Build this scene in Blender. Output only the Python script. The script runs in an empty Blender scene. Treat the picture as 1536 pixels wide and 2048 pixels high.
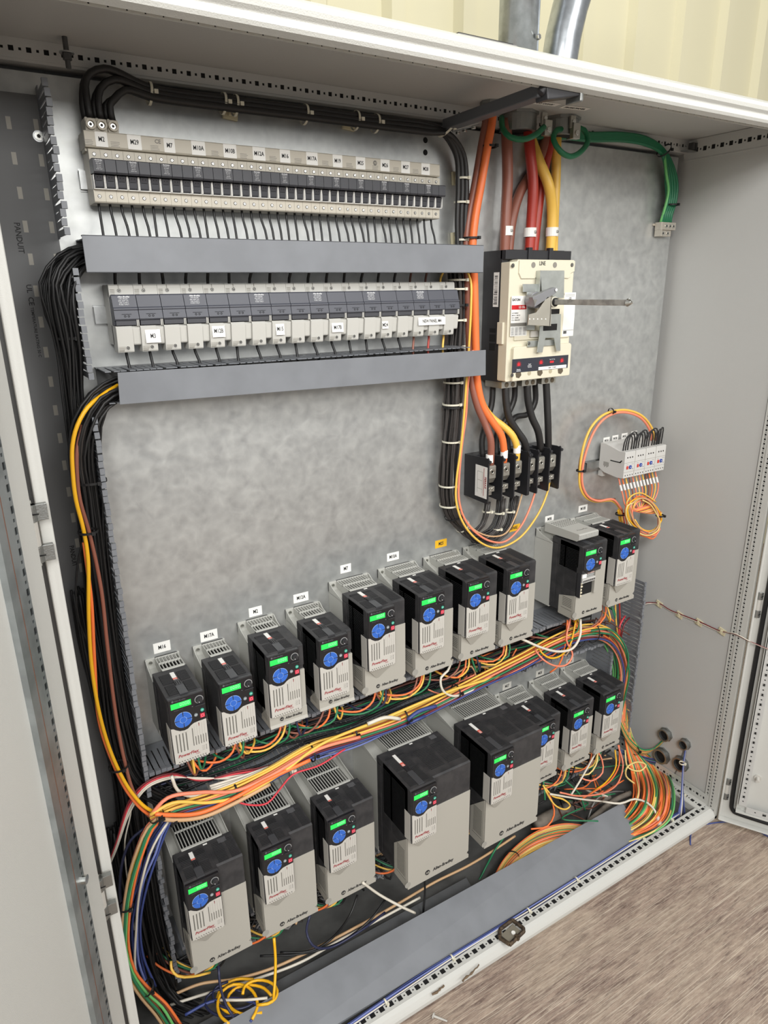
import bpy, math, random
from mathutils import Vector, Matrix, Euler
random.seed(7)
C = bpy.context.scene.collection
SC = bpy.context.scene
# ------------------------------------------------------------------ camera
CAM_E = Euler((1.25609592, 0.01388007, -0.55190871), 'XYZ')
CAM_T = Vector((-0.76046282, -1.34225608, 0.38720872))
FPX = 1362.369
cam = bpy.data.objects.new('camera', bpy.data.cameras.new('camera'))
cam.data.sensor_fit = 'VERTICAL'; cam.data.sensor_height = 36; cam.data.lens = FPX*36/2048
cam.data.clip_start = .02
cam.location = CAM_T; cam.rotation_euler = CAM_E
C.objects.link(cam); SC.camera = cam
RM = CAM_E.to_matrix()
def ray(u, v): return RM @ Vector(((u-768)/FPX, -(v-1024)/FPX, -1))
def at(u, v, Y):            # point of the place seen at a pixel, at depth plane y=Y
    d = ray(u, v); return CAM_T + d*((Y-CAM_T.y)/d.y)
def atx(u, v, X):
    d = ray(u, v); return CAM_T + d*((X-CAM_T.x)/d.x)
def atz(u, v, Z):
    d = ray(u, v); return CAM_T + d*((Z-CAM_T.z)/d.z)
# ------------------------------------------------------------------ materials
def lin(c): return tuple(((x/255)/12.92 if x/255 <= .04045 else ((x/255+.055)/1.055)**2.4) for x in c)
MATS = {}
def M(name, rgb=None, rough=.5, metal=0., bump=0., bscale=200., var=0., vscale=8., emit=0., coat=0., spec=.5, rgb2=None):
    if name in MATS: return MATS[name]
    m = bpy.data.materials.new(name); m.use_nodes = True; MATS[name] = m
    nt = m.node_tree; b = nt.nodes['Principled BSDF']
    c = lin(rgb)
    b.inputs['Base Color'].default_value = (*c, 1); b.inputs['Roughness'].default_value = rough
    b.inputs['Metallic'].default_value = metal
    b.inputs['Specular IOR Level'].default_value = spec
    b.inputs['Coat Weight'].default_value = coat
    if emit:
        b.inputs['Emission Color'].default_value = (*c, 1); b.inputs['Emission Strength'].default_value = emit
    tc = None
    if bump or var:
        tc = nt.nodes.new('ShaderNodeTexCoord')
    if bump:
        n = nt.nodes.new('ShaderNodeTexNoise'); n.inputs['Scale'].default_value = bscale; n.inputs['Detail'].default_value = 2
        bp = nt.nodes.new('ShaderNodeBump'); bp.inputs['Strength'].default_value = bump; bp.inputs['Distance'].default_value = .001
        nt.links.new(tc.outputs['Object'], n.inputs['Vector']); nt.links.new(n.outputs['Fac'], bp.inputs['Height'])
        nt.links.new(bp.outputs['Normal'], b.inputs['Normal'])
    if var:
        n = nt.nodes.new('ShaderNodeTexNoise'); n.inputs['Scale'].default_value = vscale; n.inputs['Detail'].default_value = 5
        mx = nt.nodes.new('ShaderNodeMix'); mx.data_type = 'RGBA'
        c2 = lin(rgb2) if rgb2 else tuple(min(1, x*(1-var)) for x in c)
        mx.inputs['A'].default_value = (*c, 1); mx.inputs['B'].default_value = (*c2, 1)
        mr = nt.nodes.new('ShaderNodeMapRange'); mr.inputs['From Min'].default_value = .38; mr.inputs['From Max'].default_value = .64
        nt.links.new(tc.outputs['Object'], n.inputs['Vector']); nt.links.new(n.outputs['Fac'], mr.inputs['Value'])
        nt.links.new(mr.outputs['Result'], mx.inputs['Factor']); nt.links.new(mx.outputs['Result'], b.inputs['Base Color'])
    return m
paint = M('cabinet_paint', (196,196,191), .42, bump=.25, bscale=900)
paint_in = M('cabinet_paint_inside', (190,190,187), .5, bump=.25, bscale=900)
ductgray = M('duct_gray_pvc', (122,125,130), .45, var=.12, vscale=14)
ductdark = M('duct_gray_pvc_base', (112,113,114), .55)
blackpl = M('black_plastic', (46,46,49), .42, bump=.3, bscale=1500, var=.0)
blackdust = M('black_plastic_dusty', (58,57,58), .6, var=.5, vscale=40, rgb2=(42,42,44))
louv = M('louvre_black', (26,26,28), .6)
deep = M('opening_shade_black', (8,8,9), .8)  # near-black painted in for the unlit inside of openings and slots
faceblk = M('keypad_black', (28,28,31), .35)
ltgray = M('light_gray_plastic', (190,187,180), .5, bump=.15, bscale=1500)
hsgray = M('heatsink_gray_plastic', (180,180,174), .5)
covgray = M('power_cover_gray', (168,165,156), .5, bump=.12, bscale=1500)
beige = M('fuse_beige', (196,190,176), .5)
fusegray = M('fuse_light_gray', (188,187,181), .5)
fusedark = M('fuse_black', (62,63,68), .45)
fusedk2 = M('fuse_carrier_charcoal', (74,76,84), .45)
white = M('label_white', (238,237,232), .5)
ink = M('black_ink', (30,30,32), .6)
grayink = M('gray_ink', (120,118,112), .6)
redink = M('red_ink', (150,40,48), .6)
whiteink = M('white_ink', (225,226,228), .6)
lcd = M('green_lcd', (40,205,84), .3, emit=.38)
lcdseg = M('lcd_segment', (150,255,170), .3, emit=.8)
blue = M('button_blue', (48,100,190), .4)
blueline = M('button_blue_light', (150,180,225), .4)
teal = M('button_teal', (60,165,140), .4)
red = M('button_red', (205,45,70), .4)
btngray = M('button_gray', (130,138,142), .4)
steel = M('zinc_steel', (190,192,192), .3, 1.0, var=.2, vscale=60)
bright = M('bright_screw', (215,215,210), .22, 1.0)
alu = M('aluminium_lug', (186,184,176), .38, .9)
darksteel = M('dark_steel', (92,92,92), .45, .6)
conduit_m = M('galvanised_conduit', (185,190,194), .3, .95, var=.2, vscale=50)
cast = M('cast_fitting', (150,152,150), .42, .9, bump=.4, bscale=400)
rubber = M('black_rubber', (20,20,21), .6)
stickerred = M('sticker_red', (225,110,95), .5)
yellowlab = M('label_amber', (240,185,40), .5)
nylon = M('nylon_tie', (214,210,192), .5)
tiemount = M('tie_mount_nylon', (205,196,165), .5)
brkcream = M('breaker_cream', (216,210,189), .42)
brkblack = M('breaker_black', (38,38,41), .4)
screwdark = M('screw_recess', (40,36,32), .5)
relay = M('relay_light_gray', (198,197,193), .5)
# galvanised mounting plate
def galv():
    m = bpy.data.materials.new('galvanised_plate'); m.use_nodes = True; nt = m.node_tree; b = nt.nodes['Principled BSDF']
    tc = nt.nodes.new('ShaderNodeTexCoord')
    n = nt.nodes.new('ShaderNodeTexNoise'); n.inputs['Scale'].default_value = 28; n.inputs['Detail'].default_value = 8; n.inputs['Distortion'].default_value = .6
    v = nt.nodes.new('ShaderNodeTexVoronoi'); v.inputs['Scale'].default_value = 60
    mm = nt.nodes.new('ShaderNodeMath'); mm.operation = 'ADD'
    nt.links.new(tc.outputs['Object'], n.inputs['Vector'])
    nt.links.new(n.outputs['Color'], v.inputs['Vector']) if False else nt.links.new(tc.outputs['Object'], v.inputs['Vector'])
    mul = nt.nodes.new('ShaderNodeMath'); mul.operation = 'MULTIPLY'; mul.inputs[1].default_value = .25
    nt.links.new(v.outputs['Distance'], mul.inputs[0]); nt.links.new(n.outputs['Fac'], mm.inputs[0]); nt.links.new(mul.outputs[0], mm.inputs[1])
    cr = nt.nodes.new('ShaderNodeValToRGB')
    cr.color_ramp.elements[0].position = .35; cr.color_ramp.elements[0].color = (*lin((176,178,178)), 1)
    cr.color_ramp.elements[1].position = .85; cr.color_ramp.elements[1].color = (*lin((200,202,200)), 1)
    nt.links.new(mm.outputs[0], cr.inputs['Fac']); nt.links.new(cr.outputs['Color'], b.inputs['Base Color'])
    b.inputs['Metallic'].default_value = .66
    rr = nt.nodes.new('ShaderNodeMapRange'); rr.inputs['To Min'].default_value = .28; rr.inputs['To Max'].default_value = .42
    nt.links.new(mm.outputs[0], rr.inputs['Value']); nt.links.new(rr.outputs['Result'], b.inputs['Roughness'])
    bp = nt.nodes.new('ShaderNodeBump'); bp.inputs['Strength'].default_value = .16; bp.inputs['Distance'].default_value = .002
    nt.links.new(mm.outputs[0], bp.inputs['Height']); nt.links.new(bp.outputs['Normal'], b.inputs['Normal'])
    return m
galvm = galv()
# ------------------------------------------------------------------ mesh builder
class MB:
    def __init__(s): s.v = []; s.f = []; s.m = []; s.mats = []
    def mi(s, m):
        if m not in s.mats: s.mats.append(m)
        return s.mats.index(m)
    def add(s, vs, fs, m):
        k = len(s.v); s.v += [tuple(p) for p in vs]; i = s.mi(m)
        for f in fs: s.f.append(tuple(k+a for a in f)); s.m.append(i)
        return s
    def box(s, x0, x1, y0, y1, z0, z1, m):
        if x0 > x1: x0, x1 = x1, x0
        if y0 > y1: y0, y1 = y1, y0
        if z0 > z1: z0, z1 = z1, z0
        return s.add([(x0,y0,z0),(x1,y0,z0),(x1,y1,z0),(x0,y1,z0),(x0,y0,z1),(x1,y0,z1),(x1,y1,z1),(x0,y1,z1)],
              [(0,3,2,1),(4,5,6,7),(0,1,5,4),(1,2,6,5),(2,3,7,6),(3,0,4,7)], m)
    def prism(s, poly, ax, a, b, m):     # poly in the two other axes (x:(y,z) y:(x,z) z:(x,y))
        n = len(poly)
        def P(p, t): return (t,p[0],p[1]) if ax == 'x' else (p[0],t,p[1]) if ax == 'y' else (p[0],p[1],t)
        vs = [P(p,a) for p in poly]+[P(p,b) for p in poly]
        fs = [tuple(range(n))[::-1], tuple(range(n,2*n))]+[(i,(i+1)%n,n+(i+1)%n,n+i) for i in range(n)]
        return s.add(vs, fs, m)
    def cyl(s, c, ax, r, h, m, n=16, r2=None):   # from c along ax by h
        c = Vector(c); a = Vector(ax).normalized(); r2 = r if r2 is None else r2
        u = a.orthogonal().normalized(); w = a.cross(u)
        vs = [c+(u*math.cos(t)+w*math.sin(t))*r for t in [2*math.pi*i/n for i in range(n)]]
        vs += [c+a*h+(u*math.cos(t)+w*math.sin(t))*r2 for t in [2*math.pi*i/n for i in range(n)]]
        return s.add(vs, [tuple(range(n))[::-1], tuple(range(n,2*n))]+[(i,(i+1)%n,n+(i+1)%n,n+i) for i in range(n)], m)
    def ring(s, c, ax, r0, r1, h, m, n=20, a0=0, a1=2*math.pi):
        c = Vector(c); a = Vector(ax).normalized(); u = a.orthogonal().normalized(); w = a.cross(u)
        full = abs(a1-a0-2*math.pi) < 1e-6; k = n if full else n+1
        vs = []
        for i in range(k):
            t = a0+(a1-a0)*i/n; d = u*math.cos(t)+w*math.sin(t)
            vs += [c+d*r0, c+d*r1, c+d*r1+a*h, c+d*r0+a*h]
        fs = []
        for i in range(n):
            j = (i+1) % k
            for q in range(4): fs.append((4*i+q, 4*j+q, 4*j+(q+1)%4, 4*i+(q+1)%4))
        return s.add(vs, fs, m)
    def tube(s, pts, r, m, n=8, caps=True):
        pts = [Vector(p) for p in pts]; k = len(pts)
        T = [(pts[min(i+1,k-1)]-pts[max(i-1,0)]).normalized() for i in range(k)]
        u = T[0].orthogonal().normalized(); vs = []
        for i in range(k):
            u = (u-T[i]*u.dot(T[i])); u = u.normalized() if u.length > 1e-6 else T[i].orthogonal().normalized()
            w = T[i].cross(u)
            rr = r[i] if isinstance(r, (list, tuple)) else r
            vs += [pts[i]+(u*math.cos(2*math.pi*j/n)+w*math.sin(2*math.pi*j/n))*rr for j in range(n)]
        fs = [(i*n+j, i*n+(j+1)%n, (i+1)*n+(j+1)%n, (i+1)*n+j) for i in range(k-1) for j in range(n)]
        if caps: fs += [tuple(range(n))[::-1], tuple(range((k-1)*n, k*n))]
        return s.add(vs, fs, m)
    def build(s, name, parent=None, bevel=0, smooth=False, seg=2, off=None):
        me = bpy.data.meshes.new(name); me.from_pydata(s.v, [], s.f)
        for m in s.mats: me.materials.append(m)
        me.polygons.foreach_set('material_index', s.m)
        if smooth: me.polygons.foreach_set('use_smooth', [True]*len(me.polygons))
        me.update()
        o = bpy.data.objects.new(name, me); C.objects.link(o)
        if parent is not None: o.parent = parent
        if bevel:
            b = o.modifiers.new('edge', 'BEVEL'); b.width = bevel; b.segments = seg; b.limit_method = 'ANGLE'; b.angle_limit = .7
        return o
def tag(o, label, cat, group=None):
    o['label'] = label; o['category'] = cat
    if group: o['group'] = group
    return o
def empty(name, loc=(0,0,0), label=None, cat=None, group=None, rot=(0,0,0)):
    o = bpy.data.objects.new(name, None); o.empty_display_size = .02; C.objects.link(o); o.location = loc; o.rotation_euler = rot
    if label: tag(o, label, cat, group)
    return o
def dup(o, parent=None):
    kids = list(o.children); c = o.copy(); C.objects.link(c)
    if parent is not None: c.parent = parent
    for k in kids: dup(k, c)
    return c
# lettering: built from the default typeface as thin raised mesh
_txt = {}
def text(s, size, loc, mat, parent=None, name='lettering', rot=(math.pi/2,0,0), align='CENTER', sx=1., depth=.00012, bold=0., shear=0.):
    if not bold and size > .006: bold = size*.018
    key = (s, size, align, mat.name, sx, bold, shear)
    if key not in _txt:
        cu = bpy.data.curves.new('t', 'FONT'); cu.body = s; cu.size = size; cu.align_x = align; cu.align_y = 'CENTER'
        cu.extrude = depth; cu.offset = bold; cu.shear = shear; cu.resolution_u = 2
        t = bpy.data.objects.new('t', cu); C.objects.link(t)
        bpy.context.view_layer.update()
        me = bpy.data.meshes.new_from_object(t.evaluated_get(bpy.context.evaluated_depsgraph_get()))
        bpy.data.objects.remove(t); bpy.data.curves.remove(cu)
        me.name = 'lettering'; me.materials.clear(); me.materials.append(mat)
        if sx != 1: me.transform(Matrix.Diagonal((sx,1,1,1)))
        _txt[key] = me
    o = bpy.data.objects.new(name, _txt[key]); C.objects.link(o); o.location = loc; o.rotation_euler = rot
    if parent is not None: o.parent = parent
    return o
def smooth_path(P, step=.008):
    P = [Vector(p) for p in P]
    if len(P) == 2: return P
    Q = [P[0]*2-P[1]]+P+[P[-1]*2-P[-2]]; out = []
    for i in range(1, len(Q)-2):
        a, b, c, d = Q[i-1:i+3]
        n = max(2, min(24, int((c-b).length/step)))
        # centripetal catmull-rom
        def tj(t, p, q): return t+max(1e-5, (q-p).length)**.5
        t0 = 0; t1 = tj(t0,a,b); t2 = tj(t1,b,c); t3 = tj(t2,c,d)
        for k in range(n):
            t = t1+(t2-t1)*k/n
            A1 = a*((t1-t)/(t1-t0))+b*((t-t0)/(t1-t0)); A2 = b*((t2-t)/(t2-t1))+c*((t-t1)/(t2-t1)); A3 = c*((t3-t)/(t3-t2))+d*((t-t2)/(t3-t2))
            B1 = A1*((t2-t)/(t2-t0))+A2*((t-t0)/(t2-t0)); B2 = A2*((t3-t)/(t3-t1))+A3*((t-t1)/(t3-t1))
            out.append(B1*((t2-t)/(t2-t1))+B2*((t-t1)/(t2-t1)))
    out.append(P[-1]); return out
# ------------------------------------------------------------------ the place: floor and the ribbed wall behind
XR, XS, ZC, ZFL, YF = 1.02, 1.047, .764, -1.243, -.38
def woodfloor():
    m = bpy.data.materials.new('worn_wood_floor'); m.use_nodes = True; nt = m.node_tree; b = nt.nodes['Principled BSDF']; L = nt.links.new
    tc = nt.nodes.new('ShaderNodeTexCoord')
    def mapped(sc, rot=0):
        mp = nt.nodes.new('ShaderNodeMapping'); mp.inputs['Scale'].default_value = sc; mp.inputs['Rotation'].default_value = (0,0,rot)
        L(tc.outputs['Object'], mp.inputs['Vector']); return mp
    def noise(sc, scale, det, rot=0, dist=0):
        n = nt.nodes.new('ShaderNodeTexNoise'); n.inputs['Scale'].default_value = scale; n.inputs['Detail'].default_value = det; n.inputs['Distortion'].default_value = dist
        n.inputs['Roughness'].default_value = .65
        L(mapped(sc, rot).outputs['Vector'], n.inputs['Vector']); return n
    def ramp(src, p0, c0, p1, c1):
        r = nt.nodes.new('ShaderNodeValToRGB'); r.color_ramp.elements[0].position = p0; r.color_ramp.elements[0].color = c0
        r.color_ramp.elements[1].position = p1; r.color_ramp.elements[1].color = c1; L(src, r.inputs['Fac']); return r
    base = ramp(noise((3,22,1), 5, 12, 0, .6).outputs['Fac'], .33, (*lin((92,72,66)),1), .66, (*lin((168,148,133)),1))
    patch = ramp(noise((1,2.2,1), 3.5, 6, 0, 1).outputs['Fac'], .42, (0,0,0,1), .62, (1,1,1,1))
    fine = ramp(noise((7,60,1), 9, 8, .0, .6).outputs['Fac'], .5, (0,0,0,1), .68, (1,1,1,1))
    mx = nt.nodes.new('ShaderNodeMix'); mx.data_type = 'RGBA'; mul = nt.nodes.new('ShaderNodeMath'); mul.operation = 'MULTIPLY'; mul.inputs[1].default_value = .4
    L(patch.outputs['Color'], mul.inputs[0]); L(mul.outputs[0], mx.inputs['Factor']); L(base.outputs['Color'], mx.inputs['A']); mx.inputs['B'].default_value = (*lin((188,172,152)),1)
    mx2 = nt.nodes.new('ShaderNodeMix'); mx2.data_type = 'RGBA'; mu2 = nt.nodes.new('ShaderNodeMath'); mu2.operation = 'MULTIPLY'; mu2.inputs[1].default_value = .42
    L(fine.outputs['Color'], mu2.inputs[0]); L(mu2.outputs[0], mx2.inputs['Factor']); L(mx.outputs['Result'], mx2.inputs['A']); mx2.inputs['B'].default_value = (*lin((205,192,174)),1)
    # crossing scuffs
    prev = mx2
    for rot, sc, lo in ((.5,(1.3,120,1),.62), (-.4,(1.1,130,1),.63), (1.1,(1.4,120,1),.64), (.75,(1.,140,1),.63), (-.04,(1.,160,1),.60)):
        r = ramp(noise(sc, 3.2, 2, rot, .15).outputs['Fac'], lo, (0,0,0,1), lo+.07, (.7,.7,.7,1))
        m3 = nt.nodes.new('ShaderNodeMix'); m3.data_type = 'RGBA'; L(r.outputs['Color'], m3.inputs['Factor']); L(prev.outputs['Result'], m3.inputs['A']); m3.inputs['B'].default_value = (*lin((214,202,184)),1); prev = m3
    # dark plank pits
    pit = ramp(noise((5,70,1), 5, 8, 0).outputs['Fac'], .30, (.75,.75,.75,1), .42, (0,0,0,1))
    m4 = nt.nodes.new('ShaderNodeMix'); m4.data_type = 'RGBA'; L(pit.outputs['Color'], m4.inputs['Factor']); L(prev.outputs['Result'], m4.inputs['A']); m4.inputs['B'].default_value = (*lin((84,68,64)),1)
    L(m4.outputs['Result'], b.inputs['Base Color']); b.inputs['Roughness'].default_value = .6
    bp = nt.nodes.new('ShaderNodeBump'); bp.inputs['Strength'].default_value = .25; bp.inputs['Distance'].default_value = .001
    L(base.outputs['Color'], bp.inputs['Height']); L(bp.outputs['Normal'], b.inputs['Normal'])
    return m
o = MB().box(-6,6,-6,3,ZFL-.05,ZFL,woodfloor()).build('floor'); o['kind'] = 'structure'
cream = M('cream_wall_steel', (222,216,184), .4, bump=.2, bscale=300)
b = MB(); YW = .95
prof = []; x = -3.
while x < 5:   # ribbed sheet
    prof += [(x,YW),(x+.055,YW),(x+.075,YW-.035),(x+.13,YW-.035),(x+.15,YW)]; x += .30
poly = prof
vs = [(p[0],p[1],ZFL) for p in poly]+[(p[0],p[1],2.8) for p in poly]; n = len(poly)
b.add(vs, [(i,i+1,n+i+1,n+i) for i in range(n-1)], cream)
b.box(-3,5,YW+.001,YW+.05,ZFL,2.8,cream)
o = b.build('wall_back'); o['kind'] = 'structure'
# ------------------------------------------------------------------ the enclosure
enc = empty('electrical_enclosure', (0.18,-.17,ZFL), 'large light grey steel floor-standing electrical enclosure with both doors open', 'electrical cabinet')
E0 = enc.location.copy()
def part(mb, name, bevel=0, parent=None, label=None, kind=None, smooth=False):
    o = mb.build(name, None, bevel, smooth); o.parent = parent or enc
    if parent is None or parent == enc: o.matrix_parent_inverse = Matrix.Translation(-E0)
    if label: o['label'] = label
    return o
XL = -.72
pn = MB().box(XL+.03,XR,0,.004,-1.16,.722,galvm)
part(pn, 'mounting_panel', 0, label='galvanised steel mounting plate')
h = MB()
for z in (.6915,.668): h.cyl((.175,-.0004,z),(0,1,0),.0058,.0006,deep,14)
part(h, 'panel_hole', label='pair of dark drilled holes')
part(MB().box(XL,XS,.055,.06,-1.22,.80,paint_in), 'back_wall')
part(MB().box(XS,XS+.004,YF+.03,.06,-1.22,.79,paint_in), 'side_wall', label='right side wall')
part(MB().box(XL-.004,XL,YF+.03,.06,-1.22,.79,paint_in), 'side_wall', label='left side wall')
part(MB().box(XL,XS,YF+.03,.06,ZC,ZC+.0002,paint_in), 'roof_panel', label='grey underside of the roof')
part(MB().box(XL,XS,YF+.04,.06,-1.226,-1.222,M('shaded_gland_plate',(112,112,110),.5,.3,var=.35,vscale=12)), 'floor_panel', label='zinc plate closing the bottom, its grey darkened for shade')  # floor plate grey darkened to carry the shade at the cabinet bottom
# perforated strip: length along axis, real openings
def perf(mb, axis, a, b, fix, w0, w1, t, m, holes, pitch=.025, off=0., sq=.012, rd=.0045, th=.0015, back=0):
    """strip from a to b along axis ('x','y','z'); fix: plane axis; spans w0..w1 on the remaining axis; t = plane position"""
    def B(p0, p1, q0, q1):
        d = {axis:(p0,p1), fix:(t,t+th)}; k = [c for c in 'xyz' if c not in (axis, fix)][0]; d[k] = (q0,q1)
        mb.box(*d['x'], *d['y'], *d['z'], m)
    wm = (w0+w1)/2+off
    hw = sq/2
    B(a,b,w0,wm-hw); B(a,b,wm+hw,w1)
    p = a; i = 0
    # alternating square and small opening
    pos = a+pitch*.5
    while pos < b-pitch*.5:
        B(p, pos-hw, wm-hw, wm+hw)
        p = pos+hw
        q = pos+pitch/2
        if holes == 2:
            B(p, q-rd/2, wm-hw, wm+hw); B(q-rd/2, q+rd/2, wm-hw, wm-rd/2); B(q-rd/2, q+rd/2, wm+rd/2, wm+hw); p = q+rd/2
        pos += pitch
    B(p, b, wm-hw, wm+hw)
    if back:
        d = {axis:(a,b), fix:((t+th+.0004,t+th+.0006) if back > 0 else (t-.0006,t-.0004))}; k = [c for c in 'xyz' if c not in (axis, fix)][0]; d[k] = (w0+.001,w1-.001)
        mb.box(*d['x'], *d['y'], *d['z'], deep)  # black sheet close behind the openings paints the shade of the hollow
# bottom front frame
fb = MB()
fb.prism([(YF,-1.214),(YF+.005,-1.206),(YF+.015,-1.2005),(YF+.0155,-1.202),(YF+.0155,-1.236),(YF,-1.236),(YF-.003,-1.23),(YF-.003,-1.22)],'x',XL,XS+.004,paint)
perf(fb,'x',XL,XS,'z',YF+.0155,YF+.042,-1.202,paint,2,.025,.0,.0125,.004,back=-1)
fb.box(XL,XS,YF+.0405,YF+.042,-1.236,-1.202,paint)
part(fb,'bottom_frame',.0012,label='perforated bottom sill of the frame')
dirt = M('rust_dirt',(112,94,74),.9,bump=1,bscale=600)
for (u0,v0,u1,v1) in ((925,1962,958,1930),(865,1990,888,1972)):
    d = MB(); p0 = atz(u0,v0,-1.2045); p1 = atz(u1,v1,-1.2045)
    pts = []
    for i in range(9):
        t = i/8; pts.append(p0.lerp(p1,t)+Vector((0,random.uniform(-.002,.002),random.uniform(.0,.0006))))
    d.tube(pts,[.0012+random.random()*.0022 for _ in pts],dirt,6); part(d,'dirt_smear',label='brown dirt stuck on the sill edge')
# bottom right inner rail (two perforated rows) along y
rb = MB()
perf(rb,'y',YF+.03,.04,'x',-1.20,-1.165,XS-.004,paint,2,.025,0,.009,.004,back=1)
perf(rb,'y',YF+.03,.04,'z',XS-.045,XS-.004,-1.20,paint,2,.025,0,.012,.005,back=-1)
rb.box(XS-.047,XS-.045,YF+.03,.04,-1.222,-1.2,paint)
perf(rb,'y',YF+.03,.04,'x',-1.222,-1.203,XS-.046,paint,1,.025,0,.010,.004,back=1)
part(rb,'bottom_side_rail',0,label='perforated rail along the bottom of the right wall')
# right vertical frame
rv = MB()
perf(rv,'z',-1.2,.75,'x',YF+.026,YF+.042,XS-.0035,paint,2,.0125,0,.0052,.0026,back=1)
perf(rv,'z',-1.2,.75,'x',YF+.008,YF+.024,XS-.006,paint,2,.0125,0,.0052,.0026,back=1)
rv.box(XS-.006,XS-.004,YF+.004,YF+.008,-1.2,.75,paint)
rv.box(XS-.006,XS+.006,YF-.003,YF+.004,-1.23,.75,paint)
rv.box(XS,XS+.006,YF,YF+.045,-1.23,.75,paint)
rv.box(XS-.004,XS+.006,YF+.024,YF+.026,-1.2,.75,paint)
part(rv,'front_upright',.0008,label='right front upright with two rows of slots')
# left front upright seen as the pale jamb
lv = MB()
def xj(z): return XL
lv.prism([(-.7062,YF+.002),(-.7055,YF),(-.6915,YF),(-.6902,YF+.0015),(-.6902,YF+.03),(-.7062,YF+.03)],'z',-1.236,.75,paint)
lv.box(-.718,-.7055,YF+.012,YF+.03,-1.236,.75,darksteel)
lvp = part(lv,'front_upright',.0008,label='left front upright, plain pale face')
# roof front edge and top rails
tf = MB()
def pz(u,v,Y): return at(u,v,Y).z
tf.prism([(YF+.03,.763),(YF+.03,.716),(YF+.018,.712),(YF+.004,.7155),(YF,.720),(YF-.001,.729),(YF-.008,.734),(YF-.011,.740),(YF-.010,.747),(YF-.002,.752),(YF+.006,.7565),(YF+.05,.7585),(YF+.05,.763)],'x',XL-.03,XS+.02,M('roof_edge_paint',(214,215,210),.2,bump=.5,bscale=500))
tf.box(XL-.03,XS+.02,YF+.05,.07,.7642,.7675,paint)
part(tf,'roof_front_edge',.002,label='glossy rounded front edge of the roof')
tp = MB()
perf(tp,'x',XL,XS,'y',.7125,.7185,YF+.0295,paint,1,.022,0,.0022,.001,back=1)
part(tp,'roof_edge_slots')
tr_ = MB()
perf(tr_,'x',XL,XS,'y',.736,.762,-.012,paint_in,2,.025,0,.0075,.004,back=1)
tr_.box(XL,XS,-.0105,.02,.732,.736,paint_in); tr_.box(XL,XS,-.012,.04,.762,.7638,paint_in)
part(tr_,'rear_top_rail',label='perforated rail along the rear of the roof')
ts = MB()
perf(ts,'y',YF+.03,0,'x',.715,.763,XS-.006,paint_in,2,.025,-.002,.011,.0045,back=1)
ts.box(XS-.006,XS,YF+.03,0,.713,.7155,paint_in)
part(ts,'side_top_rail',label='perforated rail along the top of the right wall')
# bolt through the roof at the left
bo = MB(); p = at(133,104,-.05); zt_ = p.z; bo.cyl((p.x,p.y,ZC),(0,0,-1),.004,ZC-zt_+.022,darksteel,12); bo.cyl((p.x,p.y,zt_),(0,0,-1),.011,.002,steel,20); bo.cyl((p.x,p.y,zt_-.002),(0,0,-1),.0068,.009,darksteel,6)
o = part(bo,'roof_bolt',.0004)
# ------------------------------------------------------------------ doors
def hinge(parent, x, y, z, s=1, m=cast):
    hb = MB()
    for dz in (.028,-.028):
        hb.cyl((x,y,z+dz-.011),(0,0,1),.010,.022,m,14); hb.box(x,x+s*.022,y-.003,y+.006,z+dz-.011,z+dz+.011,m)
        hb.box(x-.011,x+.011,y-.0105,y-.0095,z+dz-.001,z+dz+.001,deep)
    hb.cyl((x,y,z-.017),(0,0,1),.0085,.034,ltgray,14); hb.cyl((x,y,z+.039),(0,0,1),.005,.006,bright,8); hb.cyl((x,y,z-.045),(0,0,1),.005,.006,bright,8)
    return part(hb,'hinge',.0008,parent=parent,label='cast hinge')
dr = MB()
DX0 = XS+.022; 
dr.box(DX0,DX0+.65,YF-.024,YF-.02,-1.228,.76,paint); dr.box(DX0,DX0+.012,YF-.024,YF-.004,-1.228,.76,paint); dr.box(DX0,DX0+.65,YF-.024,YF-.004,-1.228,-1.216,paint)
dl = []
# right door swings forward from the right upright: build it around its hinge then rotate
door = empty('tmp'); bpy.data.objects.remove(door)
def place_door(mb, name, hx, hy, ang, parent=enc, label=None, bevel=0):
    R = Matrix.Translation((hx,hy,0))@Matrix.Rotation(ang,4,'Z')
    mb.v = [tuple(R@Vector(p)) for p in mb.v]
    return part(mb, name, bevel, parent=parent, label=label)
RA = math.radians(-60)      # right door direction: along +x rotated towards the viewer
hx, hy = XS+.005, YF-.006
d1 = MB(); d1.box(0,.80,.008,.012,-1.226,.76,paint); d1.box(0,.006,-.012,.008,-1.226,.76,paint)
d1.box(0,.80,-.012,.008,-1.226,-1.221,paint)
rd = place_door(d1,'door',hx,hy,RA,label='open right door, inner face', bevel=.002)
g1 = MB(); 
g1.tube(smooth_path([(.032,.003,.70),(.032,.003,-1.165),(.034,.003,-1.178),(.042,.003,-1.189),(.06,.003,-1.192),(.75,.003,-1.192)]),.0065,rubber,6)
place_door(g1,'door_gasket',hx,hy,RA,rd,'black rubber sealing strip')
f1 = MB()
perf(f1,'z',-1.15,.7,'y',.050,.070,-.008,paint_in,2,.033,0,.004,.009,back=1)
f1.box(.045,.0465,-.012,.008,-1.17,.7,paint); f1.box(.070,.071,-.008,.008,-1.15,.7,paint_in)
perf(f1,'x',.072,.75,'y',-1.172,-1.152,-.008,paint_in,2,.05,0,.004,.010,back=1)
f1.box(.045,.75,-.012,.008,-1.178,-1.174,paint)
place_door(f1,'door_stiffener',hx,hy,RA,rd,'slotted stiffening frame inside the right door')
c1 = MB(); c1.cyl((.088,.008,-1.045),(0,-1,0),.010,.004,ltgray,14); c1.cyl((.088,.004,-1.045),(0,-1,0),.005,.018,ltgray,12)
place_door(c1,'door_stud',hx,hy,RA,rd)
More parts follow.
